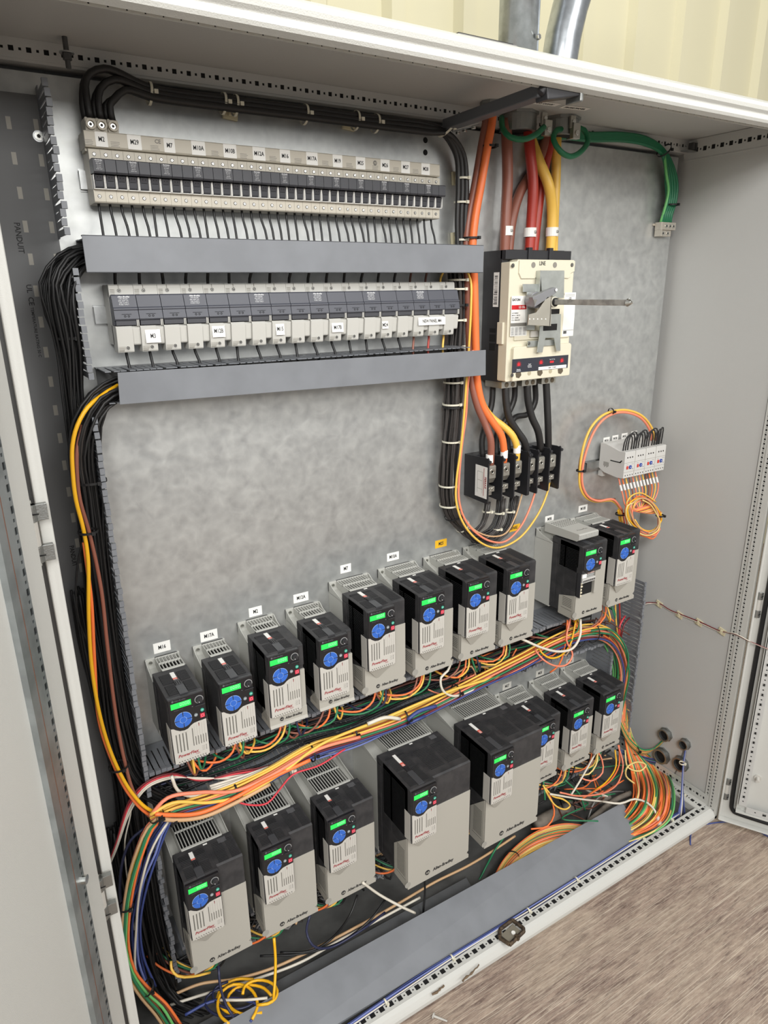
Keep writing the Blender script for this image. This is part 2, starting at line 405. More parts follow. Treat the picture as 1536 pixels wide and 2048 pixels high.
for u,v in ((1500,1210),(1443,1575)):
    z = at(u,v,YF).z; hinge(rd, XS+.022, YF-.010, z, 1)
# left door: swung past ninety degrees, inner face seen almost edge on
LA = math.radians(180+62); hx2, hy2 = -.715, -.42
d2 = MB(); d2.box(-.004,.80,-.006,0,-1.226,.76,paint)
ld = place_door(d2,'door',hx2,hy2,LA,label='open left door, plain pale inner face', bevel=.002)
zincm = M('zinc_rail', (176,182,184), .35, .85, var=.25, vscale=30)
r2 = MB(); r2.box(.066,.10,0,.008,-1.2,.74,zincm)
perf(r2,'z',-1.2,.74,'y',.056,.066,.0066,zincm,2,.026,0,.004,.009,back=-1)
r2.box(.0555,.057,0,.008,-1.2,.74,zincm); r2.box(.0815,.0825,.008,.0083,-1.2,.74,M('rust_line',(110,70,50),.8))
place_door(r2,'door_stiffener',hx2,hy2,LA,ld,'slotted zinc stiffening rail inside the left door')
s2 = MB(); s2.cyl((.062,.008,-.3915),(0,1,0),.0065,.006,bright,14); place_door(s2,'rail_screw',hx2,hy2,LA,ld)
for u,v in ((75,1060),(195,1785)):
    z = at(u,v,YF).z; hinge(ld, -.7165, YF-.014, z, 1)
# ------------------------------------------------------------------ motor drives
LN = 'Allen-Bradley'
def make_drive(fr, hood=False):
    W,H,D,hs = {'A':(.072,.152,.172,.062),'B':(.087,.180,.172,.064),'C':(.109,.220,.184,.070),'D':(.130,.260,.212,.120),'E':(.185,.300,.279,.125)}[fr]
    mw = .072
    front = -(D-.002) if fr == 'A' else -(D-.017) if fr != 'B' else -(D-.012)
    mb0 = -front-.0  # depth of the power front
    r = empty('motor_drive')
    # heat sink and mounting flange
    h = MB(); g = hsgray
    eL = .020 if fr != 'E' else .034; eR = .004 if fr == 'A' else .014 if fr in 'BC' else .020
    h.box(0,W,-hs,0,-H+.002,-.024,g)
    h.box(0,W,-.004,0,-.024,0,g)
    cp = [(0,0),(-.006,0),(-.012,-.003),(-hs*.35,-.010),(-hs*.7,-.016),(-hs,-.022),(-hs,-.026),(0,-.026)]
    h.prism(cp,'x',0,.0022,g)
    if fr != 'A': h.prism(cp,'x',W-.0022,W,g)
    fl = [(-.004,-.014),(-.012,-.018),(-hs,-.0235),(-hs,-.026),(-.004,-.026)]
    h.prism(fl,'x',.002,eL,g); 
    if eR > .005: h.prism(fl,'x',W-eR,W-.002,g)
    # grille between the ears
    x0, x1 = eL, W-eR
    h.box(x0,x0+.002,-hs,0,-.026,0,g); h.box(x1-.002,x1,-hs,0,-.026,0,g)
    h.box(x0,x1,-.006,0,-.003,0,g)
    h.box(x0+.001,x1-.001,-hs+.001,-.002,-.024,-.020,deep)
    rows = 2
    ys = [(-.006,-.006-(hs-.012)/2+.002),(-.006-(hs-.012)/2-.002,-hs+.006)]
    h.box(x0,x1,ys[0][1]-.004,ys[0][1],-.004,0,g)
    h.box(x0,x1,-hs,-hs+.006,-.005,-.0005,g)
    n = max(6, round((x1-x0)/.0068)); dx = (x1-x0)/n
    for i in range(1,n): h.box(x0+i*dx-.0011,x0+i*dx+.0011,-hs+.003,-.004,-.004,-.0002,g)
    ho = h.build('heatsink', r, .0007); 
    s = MB()
    s.cyl((.0105,-.004,-.0085),(0,-1,0),.0042,.002,bright,14); s.box(.0075,.0135,-.0063,-.0058,-.009,-.008,deep)
    s.build('mounting_screw', ho)
    if fr != 'A':
        s = MB(); s.cyl((W-.009,-.004,-.008),(0,-1,0),.0036,.0008,screwdark,12); s.build('mounting_hole', ho)
    # black housing
    b = MB(); yb = -hs+.002; zt = -.003
    bw0, bw1 = .0008, W-.0008
    topf = .006
    if fr == 'A':
        b.prism([(yb,zt),(-D+.012,zt-.001),(-D+.003,zt-.0035),(-D+.002,-H+.004),(yb,-H+.004)],'x',bw0,bw1,blackdust)
    else:
        b.prism([(yb,zt),(front+.004,zt-.001),(front,zt-.004),(front,-H*.30),(front+.004,-H*.30),(front+.004,-H+.012),(yb,-H+.006)],'x',bw0,bw1,blackdust)
        zb_ = -.079 if hood else -.150
        b.prism([(yb-.03,zt+.001),(-D+.010,zt),(-D+.0015,zt-.003),(-D+.0015,zb_),(front+.001,zb_-.002),(yb-.03,zb_)],'x',bw0,mw,blackdust)
    # rear rib with notch on the left side
    b.box(bw0-.0015,bw0,yb-.022,yb-.003,-H+.02,-.02,blackdust)
    # louvres on the left side
    ysA = [(yb-.026,-hs-(D-hs)*.40),(-hs-(D-hs)*.44,-D*.90)] if fr != 'A' else [(-.072,-.105),(-.112,-.160)]
    zlo = -H*.62 if fr != 'A' else -H*.86
    z = -.018
    while z > zlo:
        for (a,c) in ysA: b.box(bw0-.0004,bw0+.001,a,c,z-.0016,z,louv)
        b.box(bw0-.0006,bw0+.001,yb-.004,yb-.020,z-.0016,z,louv)
        z -= .0042
    # top vents
    def vent(xa,xb,ya,yb_,pitch=.0042):
        y = ya
        while y > yb_:
            b.box(xa,xb,y-.0021,y,zt-.002,zt+.0017 if xb <= mw else zt+.0006,louv); y -= pitch
    k = D-hs
    y1, y2, y3 = -hs-k*.16, -hs-k*.52, -hs-k*.88
    vent(.009,.029,y1,y2+.003); vent(.043,.063,y1,y2+.003); vent(.009,.027,y2-.004,y3); vent(.045,.063,y2-.004,y3)
    if W > .1:
        if fr == 'C': vent(.078,.103,y1+.006,y3+.010)
        if fr == 'D': vent(.080,.101,y1,y3+.008); vent(.108,.125,y1,y3+.008)
        if fr == 'E': vent(.084,.125,y1-.012,y3+.022,.005); vent(.134,.175,y1-.012,y3+.022,.005)
    bo = b.build('housing', r, .0012)
    # centre bridge on the top and the small latch
    c = MB(); yl = y2
    if fr == 'A' : zt2 = zt-.0005
    zt2 = zt+ (0 if fr == 'A' else .001)
    c.box(.030,.042,yl-.012,yl+.010,zt2-.001,zt2+.0018,blackpl); c.box(.028,.044,y3-.006,yl-.012,zt2-.001,zt2+.0012,M('latch_gray_black',(66,67,70),.5))
    for dx_ in (0,.004,.008): c.box(.031+dx_,.0325+dx_,yl-.010,yl+.004,zt2+.0018,zt2+.0022,deep)
    c.build('top_latch', r, .0006)
    st = MB(); st.box(.031,.0395,y1-k*.34,y1+k*.02,zt2,zt2+.0010,white); st.box(.031,.0395,y1-k*.34-.0006,y1-k*.20,zt2+.0002,zt2+.0013,stickerred)
    for q in range(3): st.box(.0325+q*.002,.0333+q*.002,y1-k*.32,y1-k*.24,zt2+.0013,zt2+.0014,white)
    so = st.build('warning_sticker', r, .0003)
    if fr in 'CDE':
        w = MB(); w.box(W*.5,W*.5+.009,-hs-.004,-hs-.0075,zt,zt+.0006,white)
        if fr in 'DE':
            w.box(W-.035,W-.017,-hs-.020,-hs-.006,zt,zt+.0006,M('recycle_mark',(90,90,92),.5))
        w.build('small_mark', r)
    # keypad panel with the curved lower border
    F = -D
    kx0, kx1 = .0015, mw-.0015
    cz = [(kx0,-.068),(.006,-.0685),(.011,-.073),(.018,-.0775),(.027,-.079),(.034,-.0775),(.040,-.0725),(.046,-.0695),(.055,-.0685),(kx1,-.068)]
    p = MB(); p.prism([(kx0,-.0045)]+cz+[(kx1,-.0045)],'y',F-.0012,F+.006,faceblk)
    p.box(kx0,kx1,F+.006,front if fr!='A' else F+.012,-.079 if hood else -.15,-.0045,blackpl)
    kp = p.build('keypad_panel', r, .0011)
    d = MB(); yf = F-.0012
    d.box(.006,.045,yf-.0003,yf+.001,-.0265,-.0145,lcd)
    dsp = d.build('display', kp)
    seg = MB()
    for q in range(5):
        xx = .0185+q*.005
        if q in (0,): continue
        for (a0,a1,b0,b1) in ((0,.0005,-.0225,-.0165),(.0028,.0033,-.0225,-.0165),(0,.0033,-.0170,-.0165),(0,.0033,-.0225,-.0220)):
            seg.box(xx+a0,xx+a1,yf-.0006,yf-.0002,b0,b1,lcdseg)
    seg.build('digits', kp)
    pad = MB(); pc = (.0268,yf,-.0545)
    pad.cyl((pc[0],yf+.0005,pc[2]),(0,-1,0),.0168,.0009,blueline,32)
    for q in range(4):
        a0 = math.pi/4+q*math.pi/2
        pad.ring((pc[0],yf-.0002,pc[2]),(0,-1,0),.0072,.0160,.0011,blue,8,a0+.07,a0+math.pi/2-.07)
        pad.ring((pc[0],yf-.0002,pc[2]),(0,-1,0),.0068,.0166,.0009,faceblk,2,a0-.05,a0+.05)
    pad.cyl((pc[0],yf+.0005,pc[2]),(0,-1,0),.0060,.0018,blue,20)
    pd = pad.build('navigation_pad', kp)
    kn = MB(); kc = (.0605,yf,-.0205)
    kn.ring((kc[0],yf+.0004,kc[2]),(0,-1,0),.0072,.0086,.001,M('knob_ring',(150,150,150),.5),24)
    kn.cyl((kc[0],yf,kc[2]),(0,-1,0),.0072,.006,blackpl,24,.0058); kn.box(kc[0]-.0008,kc[0]+.0008,yf-.0072,yf-.0058,kc[2]-.005,kc[2]+.005,blackpl)
    kn.cyl((kc[0]-.001,yf-.006,kc[2]-.003),(0,-1,0),.0012,.0004,whiteink,8)
    kn.build('speed_knob', kp, .0003)
    lg = MB(); lg.box(.0515,.0705,yf-.0028,yf,-.0335,-.0318,blackpl); lg.build('knob_ledge', kp, .0004)
    for nm, (bx,bz,br), mt in (('start_button',(.0645,-.0455,.0036),teal),('reverse_button',(.0515,-.0525,.0036),btngray)):
        q = MB(); q.cyl((bx,yf+.0005,bz),(0,-1,0),br,.0014,mt,18); q.box(bx-.0018,bx+.0018,yf-.00105,yf-.0009,bz-.0004,bz+.0004,whiteink); q.build(nm, kp)
    q = MB(); q.box(.0595,.0685,yf-.0009,yf+.001,-.0620,-.0530,red); q.ring((.064,yf-.0009,-.0575),(0,-1,0),.0026,.0031,.0002,M('stop_line',(240,190,195),.5),16); q.build('stop_button', kp, .0006)
    lo = MB(); lo.cyl((.0105,yf+.0004,-.0095),(0,-1,0),.0022,.0007,M('logo_gray',(92,94,98),.5),16); lo.box(.0455,.0475,yf-.0002,yf+.001,-.0325,-.0318,btngray); lo.build('indicator', kp)
    text('Allen-Bradley', .0050, (.0245,yf-.0002,-.0097), M('logo_gray',(92,94,98),.5), kp, sx=.8)
    text('PROGRAM  HOME', .0022, (.020,yf-.0002,-.0305), M('logo_gray',(92,94,98),.5), kp)
    if not hood:
        # front cover with slots
        c = MB(); zb = -.151
        outl = cz+[(kx1,zb+.003)]
        nt = 12
        for i in range(nt):          # notched lower border
            xr = kx1-.003-(kx1-.008-kx0)*i/nt; w_ = (kx1-.008-kx0)/nt
            outl += [(xr,zb+.002),(xr,zb),(xr-w_*.6,zb),(xr-w_*.6,zb+.002)]
        outl += [(kx0+.001,zb+.002)]
        c.prism(outl,'y',F-.0008,F+.012,ltgray)
        c.box(0,kx0+.001,F+.006,F+.030,zb+.001,-.070,ltgray); c.box(kx1-.001,mw,F+.006,front if fr!='A' else F+.02,zb+.001,-.068,ltgray)
        yc = F-.0008
        for i in range(4): c.box(.0085+i*.0064,.0108+i*.0064,yc-.0001,yc+.001,-.125,-.0835,M('slot_shade',(98,96,90),.7))
        for i in range(6):
            ztop = -.0835+.0012*i+(.002 if i==0 else 0); x_ = .0405+i*.0050
            c.box(x_,x_+.0015,yc-.0001,yc+.001,-.1185,ztop,ltgray)
            c.box(x_+.0003,x_+.0018,yc-.0002,yc+.001,-.1200,-.100 if i else -.080,M('slot_shade',(98,96,90),.7))
            c.box(x_-.0002,x_+.0001,yc-.0003,yc+.0005,-.119,-.076+.0008*i,M('slot_edge',(160,156,148),.6))
        for i in range(11): c.box(.009+i*.0052,.0115+i*.0052,yc-.0001,yc+.001,-.1475,-.1452,M('slot_shade',(98,96,90),.7))
        for j in range(4):
            c.box(.0645,.0660,yc-.0002,yc+.001,-.1275-j*.003,-.1262-j*.003,screwdark); c.box(.0565,.0625,yc-.0001,yc+.001,-.1273-j*.003,-.1266-j*.003,grayink)
        c.box(.0545,.0560,yc-.0002,yc+.001,-.0790,-.0718,redink); c.prism([(.0541,-.0745),(.0552,-.0712),(.0563,-.0745)],'y',yc-.0002,yc+.0005,ink)
        # small chevron under the pad
        for q in range(3): c.prism([(.0225+q*.001,-.0805-q*.0013),(.0285,-.0835-q*.0013),(.0345-q*.001,-.0805-q*.0013),(.0285,-.0828-q*.0013)],'y',yc-.0002,yc+.0005,M('slot_edge',(160,156,148),.6))
        co = c.build('front_cover', r, .0007)
        text('PowerFlex', .0092, (.0285,yc-.0004,-.1335), redink, co, sx=1.0, shear=.25)
        text('525', .0050, (.0475,yc-.0004,-.1392), M('pale_red_ink',(175,110,112),.6), co, sx=1.1)
    else:
        c = MB(); zb = -.151
        c.box(.002,.058,front-.0015,front+.01,-.150,-.079,deep)
        c.box(.0015,.006,F+.010,F+.016,-.150,-.079,faceblk); c.box(0,.0022,F+.004,front,-.150,-.078,blackpl)
        o = c.build('terminal_bay', r, .0004)
        t_ = MB(); t_.box(.006,.056,F+.003,front,-.108,-.096,relay)
        for i in range(12): t_.box(.008+i*.004,.0105+i*.004,F+.0024,F+.008,-.106,-.100,screwdark)
        t_.box(.006,.022,F+.004,front,-.094,-.083,white); t_.box(.03,.056,F+.008,front,-.086,-.080,M('pinkish_print',(215,180,170),.6)); t_.box(.024,.056,F+.009,front,-.094,-.088,M('board_gray',(150,152,150),.5))
        t_.build('terminal_strip', o, .0003)
        t2 = MB(); 
        for i in range(5): t2.box(.004,.010+random.random()*.004,F+.006,F+.012,-.148+i*.009,-.143+i*.009,M('broken_plastic',(214,205,180),.7))
        t2.build('broken_edge', o, .001)
    # lower power cover
    if fr == 'A':
        pass
    elif fr == 'B':
        c = MB(); 
        c.box(mw,W,front-.0008,front+.012,-H+.022,-.064,covgray)
        c.prism([(front+.012,-.150),(front-.003,-.152),(front-.004,-H+.006),(front-.008,-H),(front+.004,-H-.001),(-.115,-H-.001),(-.115,-H+.010),(-.135,-H+.030)],'x',0,W,covgray)
        for q in range(6): c.box(-.0004,.001,-.150,-.125,-H+.012+q*.004,-H+.0135+q*.004,M('slot_shade',(98,96,90),.7))
        co = c.build('power_cover', r, .0012)
    else:
        c = MB(); zs = -H*.30; tb = .018 if fr == 'C' else .030
        y = front
        # front sheet with bevelled wedge below the module
        if hood: c.prism([(mw-.012,zs),(W,zs),(W,-H+.014),(W+.002,-H+.001),(W-.002,-H-.001),(0,-H-.001),(0,-.150),(mw-.012,-.150)],'y',y-.001,y+.006,covgray)
        else: c.prism([(mw-.002,zs),(W,zs),(W,-H+.022),(W-.006,-H+.017),(W+.001,-H+.010),(W+.001,-H),(0,-H-.001),(0,-.148),(mw-.002,-.148)],'y',y-.001,y+.006,covgray)
        if hood: c.box(mw-.012,mw,y,F+.008,-.150,-.066,covgray)
        if not hood:
            zz = -.150; wdg = -(F+.002)+y
            c.add([(0,F+.002,zz+.004),(mw-.002,F+.002,zz+.004),(mw-.002,y-.001,zz+.004),(0,y-.001,zz+.004),(mw*.42,y-.001,zz-.034),(mw*.5,y-.001,zz-.034)],
                  [(0,1,5,4),(1,2,5),(3,0,4),(0,3,2,1),(2,3,4,5)], covgray)
        # side skirt with vents
        c.prism([(y+.004,-.150),(y+.004,-H-.001),(y+.060,-H-.001),(y+.060,-.166-(H-.22)*.5)],'x',-.0008,.0012,covgray)
        c.prism([(y+.004,-H*.36),(y+.004,-H),(y+.05,-H),(y+.05,-H*.36-.02)],'x',W-.0012,W+.0004,covgray)
        c.box(0,W,y+.004,y+.06,-H-.001,-H+.0015,covgray)
        z = -.164-(H-.22)*.35
        while z > -H+.030: c.box(-.0012,.001,y+.012,y+.046,z-.0018,z,M('slot_shade',(98,96,90),.7)); z -= .0048
        # finger hollow at the lower left corner
        c.cyl((-.0002,y-.0012,-H+.014),(0,1,0),.0085,.0006,M('hollow_gray',(150,148,141),.55),18)
        c.box(-.0012,.001,y+.010,y+.050,-H+.021,-H+.0222,M('slot_shade',(98,96,90),.7))
        co = c.build('power_cover', r, .0013)
    if fr != 'A':
        sz = {'B':.0085,'C':.0095,'D':.0112,'E':.0135}[fr]; zz = -H+{'B':.0155,'C':.0145,'D':.0165,'E':.0215}[fr]; yy = front-({'B':.0050}.get(fr,.0014))
        g = MB(); g.cyl((W*.31,yy+.0003,zz),(0,-1,0),sz*.52,.0006,ink,22)
        bd = g.build('badge', co)
        bd.scale = (1,1,1)
        text('AB', sz*.62, (W*.31,yy-.0006,zz-.0002), covgray, co)
        text(LN, sz*.92, (W*.40,yy-.0004,zz-.0002), ink, co, align='LEFT', shear=.1, sx=.92)
    if hood:
        c = MB(); a0,a1 = .006,.080
        c.prism([(-.030,.0245),(-.155,.0255),(-.158,.0235),(-.158,.010),(-.150,.004),(-.030,-.002)],'x',a0,a1,hsgray)
        for i in range(12): c.box(a0+.002+i*.006,a0+.005+i*.006,-.1586,-.150,.011,.0225,M('hood_slot',(150,150,146),.6))
        for j in range(7):
            for i in range(9): c.box(a0+.006+i*.0075,a0+.011+i*.0075,-.045-j*.009,-.050-j*.009,.0240,.02495,M('slot_shade',(98,96,90),.7))
        co = c.build('vented_hood', r, .0012, off=None); co['label'] = 'pale vented hood lying on top'
        text('PowerFlex', .009, (.045,-.130,.0257), M('pale_gray_ink',(150,148,142),.6), co, rot=(0,0,0), shear=.2)
    return r
protos = {}
def drive(fr, x, z, label, group=None, key=None):
    key = key or fr
    if key not in protos:
        protos[key] = make_drive(fr, key == 'hood'); o = protos[key]
    else: o = dup(protos[key])
    o.location = (x, -.0002, z); tag(o, label, 'motor drive', group); o.name = 'motor_drive'
    return o
drives = []
for a in (('A',-.5356,-.3419,'small motor drive below label M16, leftmost of the upper row'),
          ('A',-.4349,-.3410,'small motor drive below label M17A'),
          ('B',-.3314,-.3127,'medium motor drive below the white M2 label on the plate'),
          ('B',-.2150,-.3115,'medium motor drive below label M12A'),
          ('C',-.1013,-.2709,'motor drive below label M7 in the upper row'),
          ('C', .0355,-.2691,'motor drive below label M10A on the plate'),
          ('C', .1713,-.2683,'motor drive below the amber M25 label'),
          ('C', .2998,-.2677,'motor drive under the hanging cable loop, last before the gap in the upper row'),
          ('D',-.555,-.745,'large motor drive at the lower left, leftmost of the bottom row'),
          ('D',-.391,-.745,'large motor drive, second of the bottom row, yellow cable hanging below it'),
          ('D',-.232,-.745,'large motor drive, third of the bottom row, beside the biggest drive'),
          ('E',-.050,-.700,'biggest motor drive in the middle of the bottom row, fully in view'),
          ('E', .188,-.700,'biggest type motor drive partly hiding the drive to its right'),
          ('C', .432,-.768,'motor drive half hidden behind the big drive, below label M27'),
          ('C', .570,-.768,'motor drive below label M20, second from the right of the bottom row'),
          ('C', .705,-.766,'motor drive at the right end of the bottom row')):
    drives.append(drive(*a))
drives.append(drive('C',.5640,-.265,'motor drive with its front cover missing and a vented hood on top',None,'hood'))
drives.append(drive('C',.6985,-.262,'motor drive at the far right of the upper row, below label M10B'))
# the two displays read differently
# ------------------------------------------------------------------ fuse holders, upper row (13 blocks of three)
def screw(mb, x, y, z, r=.0028, ang=.5):
    mb.cyl((x,y+.0002,z),(0,-1,0),r,.0005,screwdark,14)
    mb.cyl((x,y-.0002,z),(0,-1,0),r*.68,.0004,bright,12)
    for a in (ang, ang+math.pi/2):
        c_, s_ = math.cos(a), math.sin(a); l, w = r*.62, r*.13
        mb.add([(x-c_*l+s_*w,y-.0007,z-s_*l-c_*w),(x-c_*l-s_*w,y-.0007,z-s_*l+c_*w),(x+c_*l-s_*w,y-.0007,z+s_*l+c_*w),(x+c_*l+s_*w,y-.0007,z+s_*l-c_*w)],[(0,1,2,3)],screwdark)
PP = .0178
def make_fuse3():
    r = empty('fuse_holder'); W = 3*PP-.0003
    b = MB()
    b.prism([(-.009,0),(-.058,0),(-.060,.002),(-.060,.0205),(-.052,.0205),(-.050,.062),(-.060,.0625),(-.060,.0785),(-.057,.080),(-.009,.080)],'x',0,W,beige)
    b.box(0,W,-.068,-.050,.0195,.0205,white)
    for i in (1,2):
        b.box(i*PP-.00015,i*PP+.00015,-.0603,-.055,.001,.0195,M('seam_gray',(120,114,102),.7)); b.box(i*PP-.00015,i*PP+.00015,-.0603,-.055,.063,.079,M('seam_gray',(120,114,102),.7))
    b.build('body', r, .0006)
    for i in range(3):
        x = i*PP
        c = MB()
        c.prism([(-.050,.043),(-.0795,.041),(-.082,.0435),(-.0815,.0615),(-.078,.063),(-.052,.064)],'x',x+.0003,x+PP-.0003,fusedark)
        c.prism([(-.050,.021),(-.066,.0215),(-.0675,.0235),(-.069,.033),(-.072,.0395),(-.066,.044),(-.050,.044)],'x',x+.0026,x+PP-.0026,fusedark)
        c.box(x+.0040,x+PP-.0040,-.0696,-.066,.0315,.0322,deep)
        for dx in (-.0022,.0022): c.cyl((x+PP/2+dx,-.0700,.0375),(0,-1,-.3),.0013,.0010,deep,10)
        co = c.build('fuse_carrier', r, .0007)
        d = MB(); d.box(x+.0004,x+.0014,-.0705,-.050,.0205,.0405,white); d.box(x+PP-.0014,x+PP-.0004,-.0705,-.050,.0205,.0405,white)
        d.build('clear_divider', r, .0003)
        if i == 0:
            text('Allen-Bradley', .0026, (x+PP/2,-.0824,.0600), whiteink, co, sx=.8, bold=.00006)
            for q,s_ in enumerate(('CLASS CC','30A 600V','Do not','operate','under load')): text(s_, .0021, (x+PP/2,-.0824,.0575-q*.0026), whiteink, co)
        for z in (.0095,.0715):
            s = MB(); screw(s, x+PP*.46, -.0602, z, .0029, random.random()*3); s.build('terminal_screw', r)
    return r
lab1 = ['M2','M29','M7','M10A','M10B','M12A','M16','M17A','M19','M25','M26','M27','M28']
f3 = make_fuse3()
X1 = -.5235; Z1 = .5305
for i in range(13):
    o = f3 if i == 0 else dup(f3)
    o.name = 'fuse_holder'; o.location = (X1+i*3*PP,0,Z1)
    tag(o, 'three-pole beige fuse holder with black carriers, upper row, below the strip label %s' % lab1[i], 'fuse holder', 'fuse holders in the upper row')
bar = empty('busbar_comb', (X1-.003,0,.612), 'long beige busbar comb across the top of the upper fuse holders, with white labels', 'busbar')
def prt(mb, name, parent, bevel=0, label=None, smooth=False):
    o = mb.build(name, None, bevel, smooth); o.parent = parent; o.matrix_parent_inverse = Matrix.Translation(-parent.location)
    if label: o['label'] = label
    return o
def ptext(s, size, loc, mat, parent, base, **k):
    return text(s, size, loc, mat, parent, **k)
m = MB(); m.prism([(-.012,.612),(-.058,.612),(-.0605,.6145),(-.0605,.6345),(-.0585,.636),(-.012,.636)],'x',X1-.0035,X1+13*3*PP-.0005,beige)
m.box(X1-.003,X1+13*3*PP,-.050,-.02,.607,.612,beige)
bb = prt(m,'comb_housing',bar,.0006)
BL = bar.location.copy()
pxs = [(203,280),(269,286),(339,293),(397,300),(460,305),(518,309),(570,313),(624,320),(675,324),(721,328),(770,333),(811,338),(851,341)]
ws = [.0185,.022,.0185,.024,.024,.024,.0205,.0235,.0205,.021,.021,.021,.021]
for (u,v),w,s in zip(pxs,ws,lab1):
    p = at(u,v,-.0605)
    q = MB(); q.box(p.x-w/2,p.x+w/2,-.0609,-.0604,.6135,.6350,white); qo = prt(q,'name_label',bar)
    ptext(s, .0098, (p.x,-.0611,.6243), ink, qo, BL, sx=.78)
for u,v in ((232,285),(310,295),(430,303),(487,306),(545,311),(595,317),(650,322),(698,326),(792,336),(831,340),(178,277)):
    p = at(u,v,-.0605)
    for q in range(3): ptext('www.pa.1492 A1B', .0020, (p.x,-.0607,.6225-q*.0028), grayink, bar, BL, sx=.8) if False else None
t0 = at(316,290,-.0605); ptext('CE', .0085, (t0.x,-.0608,.6285), grayink, bb, BL)
t0 = at(750,325,-.0605); q = MB(); q.cyl((t0.x,-.0604,.627),(0,-1,0),.0045,.0003,grayink,16); prt(q,'badge',bar); ptext('AB', .005, (t0.x,-.0609,.627), beige, bb, BL)
gl = MB()
for u in (178,232,310,430,487,545,595,650,698,750,792,831):
    p = at(u,300,-.0605)
    for q in range(4): gl.box(p.x-.007,p.x+.005+random.random()*.003,-.0607,-.0604,.6150+q*.0022,.6156+q*.0022,grayink)
prt(gl,'fine_print',bar)
lug_x = [at(181,251,-.05).x, at(203,252,-.05).x, at(226,256,-.05).x]
for x in lug_x:
    l = MB(); l.box(x-.0083,x+.0083,-.052,-.016,.636,.6555,beige); l.box(x-.0055,x+.0055,-.040,-.022,.6555,.659,beige)
    l.ring((x,-.052,.6465),(0,-1,0),.0048,.0082,.005,beige,20); l.cyl((x,-.0515,.6465),(0,-1,0),.005,.001,bright,6); l.cyl((x,-.0524,.6465),(0,-1,0),.0024,.001,screwdark,6)
    prt(l,'feed_terminal',bar,.0005)
# rail stub at the left end of each row
for (xa,xb,z,nm) in ((X1-.010,X1+13*3*PP+.004,.570,'upper'),(-.540,.222,.352,'lower')):
    m = MB(); m.prism([(-.001,z-.0175),(-.001,z-.013),(-.0085,z-.013),(-.0085,z+.013),(-.001,z+.013),(-.001,z+.0175),(-.0025,z+.0175),(-.0025,z+.0145),(-.010,z+.0145),(-.010,z-.0145),(-.0025,z-.0145),(-.0025,z-.0175)],'x',xa,xb,steel)
    tag(m.build('mounting_rail'),'zinc mounting rail behind the %s row of fuse holders'%nm,'rail')
# ------------------------------------------------------------------ lower row, six blocks of three wide poles
P2 = .04085
def make_pole3():
    r = empty('fuse_holder')
    for i in range(3):
        x = i*P2; b = MB(); W = P2-.0004
        b.prism([(-.009,0.012),(-.050,.012),(-.050,.108),(-.046,.112),(-.009,.112)],'x',x,x+W,fusegray)
        b.prism([(-.045,.092),(-.0600,.092),(-.0605,.094),(-.0590,.1105),(-.056,.1125),(-.045,.1125)],'x',x,x+W,fusegray)
        b.prism([(-.045,.0005),(-.074,0),(-.0755,.002),(-.0765,.010),(-.0800,.040),(-.076,.0440),(-.045,.0455)],'x',x,x+W*.665,fusegray)
        b.prism([(-.045,.0125),(-.071,.012),(-.0725,.014),(-.0760,.040),(-.072,.0440),(-.045,.0445)],'x',x+W*.665,x+W,fusegray)
        b.box(x+W*.68,x+W-.001,-.0745,-.07,.0395,.0415,M('ridge_gray',(170,168,160),.5))
        for zz in (.0025,.0042,.0059,.0076,.0093): b.box(x+.0010,x+.0085+zz*.6,-.0768,-.07,zz,zz+.0004,M('seam_gray',(120,114,102),.7))
        for zz in (.096,.098,.100,.102,.104): b.box(x+.0015,x+.0090,-.0608,-.055,zz,zz+.0004,M('seam_gray',(120,114,102),.7))
        b.box(x+W*.40,x+W*.405,-.0607,-.055,.104,.112,M('seam_gray',(120,114,102),.7))
        b.build('body', r, .0007)
        c = MB()
        c.prism([(-.050,.093),(-.0685,.0960),(-.071,.0940),(-.0765,.0755),(-.0790,.0735),(-.0795,.0715),(-.0780,.070),(-.0815,.056),(-.0790,.0535),(-.072,.0525),(-.0700,.0455),(-.050,.0455)],'x',x+.0003,x+P2-.0007,fusedk2)
        c.box(x+.0018,x+P2-.0020,-.0778,-.060,.0455,.0530,fusedark)
        c.box(x+.0120,x+.0125+.016,-.0812,-.08,.0640,.0643,fusedark)
        for dx in (-.0030,.0030): c.ring((x+P2*.5+dx,-.0795,.0602),(0,-1,.25),.0011,.0019,.0014,deep,12)
        co = c.build('fuse_carrier', r, .0008)
        d = MB(); d.box(x+P2-.0052,x+P2-.0036,-.0800,-.06,.0440,.0560,fusegray); d.box(x+P2-.0026,x+P2-.0012,-.0800,-.06,.0440,.0560,fusegray); d.build('divider_rib', r, .0004)
        if i == 0:
            rx = (math.radians(90-17),0,0)
            text('Allen-Bradley', .0036, (x+.0200,-.0722,.0922), whiteink, co, rot=rx, shear=.3, bold=.00008)
            for q,s_ in enumerate(('1492-FB1J60','60A 600V AC','USE CLASS J','FUSES ONLY')): text(s_, .0030, (x+.0190,-.0731-q*.0010,.0888-q*.0031), whiteink, co, rot=rx)
        s = MB(); screw(s, x+.0165, -.0765, .0075, .0032, random.random()*3); s.ring((x+.0165,-.0765,.0075),(0,-1,0),.0030,.0037,.0006,fusegray,16); s.build('terminal_screw', r)
        s = MB(); screw(s, x+.0165, -.0603, .1025, .0032, random.random()*3); s.ring((x+.0165,-.0602,.1025),(0,-1,0),.0030,.0037,.0006,fusegray,16); s.build('terminal_screw', r)
    return r
X2 = -.5205; Z2 = .2905
p3 = make_pole3(); l2 = ['M3','M12B','M15','M17B','M24','NEW PANEL M4']
row2 = []
